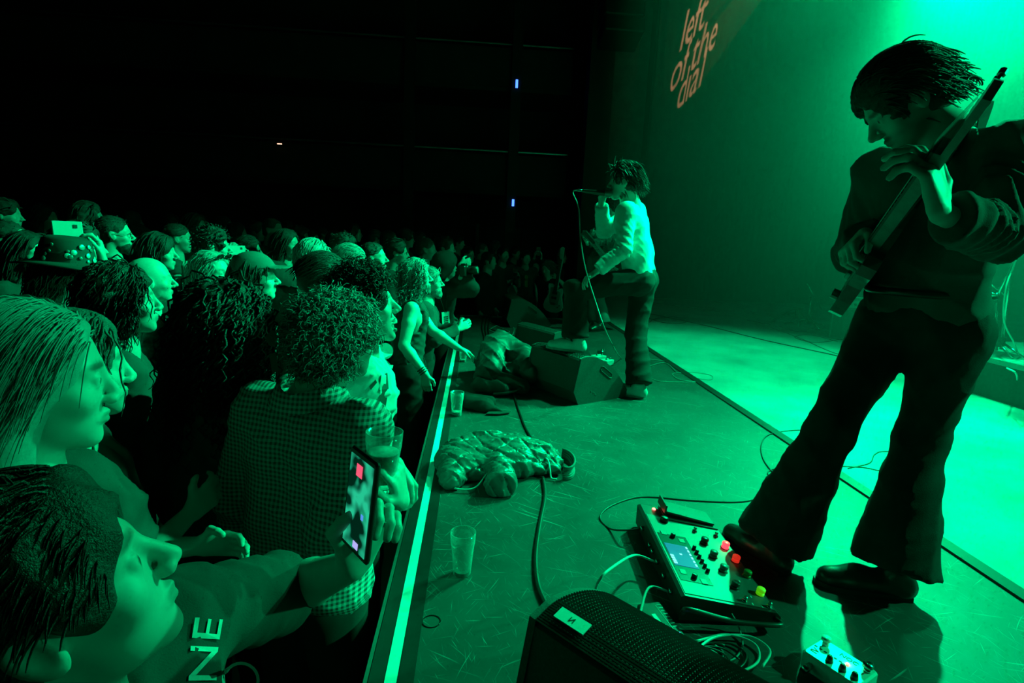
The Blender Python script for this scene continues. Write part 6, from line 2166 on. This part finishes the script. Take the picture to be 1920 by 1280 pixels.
# wide brimmed hat with badges
Hc, Rh = HATP['Hc'], HATP['Rh']
hr = HATP['root']
FELT = cloth(0.05, 'dark_felt')
hz0 = Hc + Rh @ np.array((0, -0.01, 0.062))
up_h = unit(Rh @ np.array((0.0, -0.06, 1)))
V, F = [], []
e1, e2 = Rh[:, 0], unit(np.cross(up_h, Rh[:, 0]))
prof = [(0.006, 0.095), (-0.002, 0.13), (-0.010, 0.168), (-0.008, 0.176), (-0.003, 0.176), (0.006, 0.13), (0.014, 0.100), (0.06, 0.092), (0.105, 0.080), (0.118, 0.060), (0.112, 0.0)]
nseg = 40
for h_, rr_ in prof:
    for k in range(nseg):
        t = 2 * math.pi * k / nseg
        dz = 0.012 * math.cos(2 * t) * max(0, (rr_ - 0.1) / 0.07)
        V.append(hz0 + e1 * rr_ * math.cos(t) + e2 * rr_ * 1.12 * math.sin(t) + up_h * (h_ + dz))
for q in range(len(prof) - 1):
    for k in range(nseg):
        j = (k + 1) % nseg
        F.append((q * nseg + k, q * nseg + j, (q + 1) * nseg + j, (q + 1) * nseg + k))
hat = MB().add(V, F).put('hat', FELT, hr, True)
MB().lathe(hz0 + up_h * 0.014, hz0 + up_h * 0.050, [(0, 0.104), (1, 0.100)], 36, False).put('hat_band', BLACK, hat, True)
rb_ = random.Random(9)
bm_ = [mat('badge_%d' % k, (0.75, 0.45, 0.2)[k], 0.3, 0.3, var=0.3, scale=90) for k in range(3)]
for k in range(44):
    t = rb_.uniform(0, 6.28)
    h_ = rb_.uniform(0.020, 0.085)
    rr_ = 0.103 - (h_ - 0.014) * 0.2
    c = hz0 + e1 * rr_ * math.cos(t) + e2 * rr_ * 1.10 * math.sin(t) + up_h * h_
    o = unit(e1 * math.cos(t) + e2 * math.sin(t) + up_h * 0.15)
    s = rb_.uniform(0.007, 0.013)
    MB().lathe(c, c + o * 0.004, [(0, s), (0.6, s), (1, s * 0.8)], 10).put('badge', bm_[k % 3], hat, True)

# baseball cap
Hc, Rh = CAPP['Hc'], CAPP['Rh']
C = Vox((-0.13, -0.14, 0.0), (0.13, 0.24, 0.17), 0.007)
sl, X, Y, Z = C.all()
d = d_ell(X, Y, Z, (0, -0.008, 0.040), (0.094, 0.116, 0.104))
d = smax(d, 0.040 + 0.10 * (Y + 0.1) - Z, 0.004)
br = smax(d_ell(X, Y, Z, (0, 0.085, 0.058), (0.082, 0.105, 0.5)), np.abs(Z - (0.062 - 1.6 * X * X - 0.10 * (Y - 0.09))) - 0.005, 0.002)
br = smax(br, 0.07 - Y, 0.002)
C.a[sl] = smin(d, br, 0.008)
V, Q = C.nets()
put('baseball_cap', mesh_np('baseball_cap', V @ Rh.T + Hc, Q), cloth(0.15, 'faded_cap_cotton'), CAPP['root'])

# phone of the man in glasses, photographer's camera and pass, raised phone at the far end
def handset(label, c, half, n, m=PLASTIC):
    c = np.array(c, float)
    n = unit(n)
    x = unit(np.cross((0, 0, 1.0), n))
    R_ = np.stack([x, np.cross(n, x), n], 1)
    r_ = empty('smartphone', c)
    tag(r_, label, 'phone')
    MB().box(c, half, R_, 0.003).put('case', m, r_)
    MB().box(c + n * half[2] + R_[:, 0] * half[0] * 0.5 + R_[:, 1] * half[1] * 0.4, (0.008, 0.008, 0.003), R_).put('camera_lens', BLACK, r_)
    return r_


handset('pale phone held sideways by the man in glasses', at(444, 469, 4.48), (0.075, 0.037, 0.005), (0.75, -0.5, 0.1), mat('pale_phone_back', 0.6, 0.4, var=0.05))
handset('phone in a pale case lifted behind the badge hat', FILM['tips'][0][1] + np.array((-0.05, 0.0, 0.035)), (0.060, 0.040, 0.006), (0.7, -0.6, 0.1), mat('pale_phone_case', 0.55, 0.5, var=0.05))
handset('phone raised above heads at the far stage end', (FARP['tips'][0][1] + FARP['tips'][1][1]) / 2 + np.array((0, 0, 0.0)), (0.037, 0.075, 0.005), (0.1, -1.0, 0.1), PLASTIC)
cc = at(871, 508, 5.25)
r = empty('camera', cc)
tag(r, 'black stills camera with a lens held up by the hooded photographer', 'camera')
cd = unit((0.85, -0.25, 0.12))
cx = unit(np.cross((0, 0, 1.0), cd))
R = np.stack([cx, np.cross(cd, cx), cd], 1)
MB().box(cc, (0.07, 0.05, 0.03), R, 0.008).put('body', PLASTIC, r)
MB().box(cc + R[:, 1] * 0.058, (0.025, 0.014, 0.025), R, 0.005).put('viewfinder', PLASTIC, r)
MB().lathe(cc + cd * 0.03, cc + cd * 0.13, [(0, 0.032), (0.4, 0.034), (0.5, 0.038), (1, 0.039)], 20).put('lens', PLASTIC, r, True)
MB().lathe(cc + cd * 0.126, cc + cd * 0.132, [(0, 0.035), (1, 0.03)], 20).put('lens_glass', mat('lens_glass', 0.3, 0.05, var=0), r, True)
bc = at(836, 600, 5.25)
r = empty('lanyard_pass', bc)
tag(r, 'bright laminated pass hanging on a lanyard by the rail', 'pass')
bn = unit((0.75, -0.6, 0.1))
bx = unit(np.cross((0, 0, 1.0), bn))
R = np.stack([bx, np.cross(bn, bx), bn], 1)
MB().box(bc, (0.053, 0.078, 0.002), R).put('card', mat('laminate', 0.85, 0.25, var=0.05), r)
for k in range(4):
    MB().box(bc + R[:, 1] * (0.03 - 0.018 * k) + bn * 0.003, (0.030, 0.006, 0.0006), R).put('printed_bar', PRK, r)
for s in (-1, 1):
    MB().tube([bc + R[:, 1] * 0.07 + bx * 0.01 * s, bc + R[:, 1] * 0.25 + bx * 0.05 * s - bn * 0.03, PHO['nb'] + bx * 0.08 * s + bn * 0.10], 0.006).put('ribbon', BLACK, r, True)
# bracelets on the rail man, watch strap on the raised arm
W_, E_ = P21['W'][0], P21['E'][0]
ud = unit(W_ - E_)
for k in range(3):
    c = W_ - ud * (0.012 + 0.016 * k)
    MB().lathe(c - ud * 0.004, c + ud * 0.004, [(0, 0.036), (0.5, 0.038), (1, 0.036)], 18, False).put('bracelet', LEATHER, P21['root'], True)


# prints on the darker tees
def disc(r, n=16, rx=1.0):
    return [(r * rx * math.cos(2 * math.pi * k / n), r * math.sin(2 * math.pi * k / n)) for k in range(n)]


for P, px, py, shapes, m in ((BADGE, 722, 658, [disc(0.035), [(-0.03, -0.05), (0.035, -0.06), (0.032, -0.075), (-0.028, -0.065)]], PRW),
                             (CUPM, 961, 545, [disc(0.10, 12, 0.8), [(-0.09, 0.17), (0.02, 0.20), (0.0, 0.13), (-0.08, 0.12)]], PRW),
                             (BAND, 987, 520, [disc(0.045, 10, 0.7), [(-0.03, -0.05), (0.03, -0.05), (0.02, -0.17), (-0.02, -0.16)]], mat('orange_shirt_print', (0.7, 0.35, 0.15), 0.8, var=0.2))):
    d = float((P['nb'] - CAMP) @ _f0) - 0.12
    c = at(px, py, d)
    blot(P, 'shirt', c, CR, CU, unit(CAMP - c), shapes, m)
# a drink for the man at the far end
CT = CUPM['tips'][1][1]
pint('pale plastic cup held to the chest at the far stage end', CT - np.array((0.0, 0.03, 0.06)), 0.13, 0.5)

# sunglasses pushed up into fair hair
Hc, Rh = FAIR['Hc'], FAIR['Rh']
sg = MB()
for k in (-1, 1):
    pts = [(k * 0.034 + 0.025 * math.cos(t), 0.090 + 0.012 * math.sin(t), 0.098 + 0.014 * math.sin(t)) for t in np.linspace(0, 2 * math.pi, 15)]
    sg.tube([Hc + Rh @ np.array(p) for p in pts], 0.003, 5)
    sg.prism([(0.023 * math.cos(t), 0.017 * math.sin(t)) for t in np.linspace(0, 2 * math.pi, 13)[:-1]], Rh @ np.array((1, 0, 0)), Rh @ unit((0, 0.65, 0.76)), Hc + Rh @ np.array((k * 0.034, 0.090, 0.098)), Rh @ unit((0, 0.76, -0.65)), 0.002)
    sg.tube([Hc + Rh @ np.array(p) for p in ((k * 0.058, 0.085, 0.10), (k * 0.090, 0.03, 0.075), (k * 0.092, -0.02, 0.03))], 0.0025, 5)
sg.put('sunglasses', GLASSM, FAIR['root'], True)

# hood of the photographer
build_hair('hood', PHO['Hc'], PHO['Rh'], 1.0, dict(cut='bob', thick=0.036, locks=0, rough=0.006, rfreq=40, line=0.075, v=0.010), cloth(0.06), PHO['root'], 77)
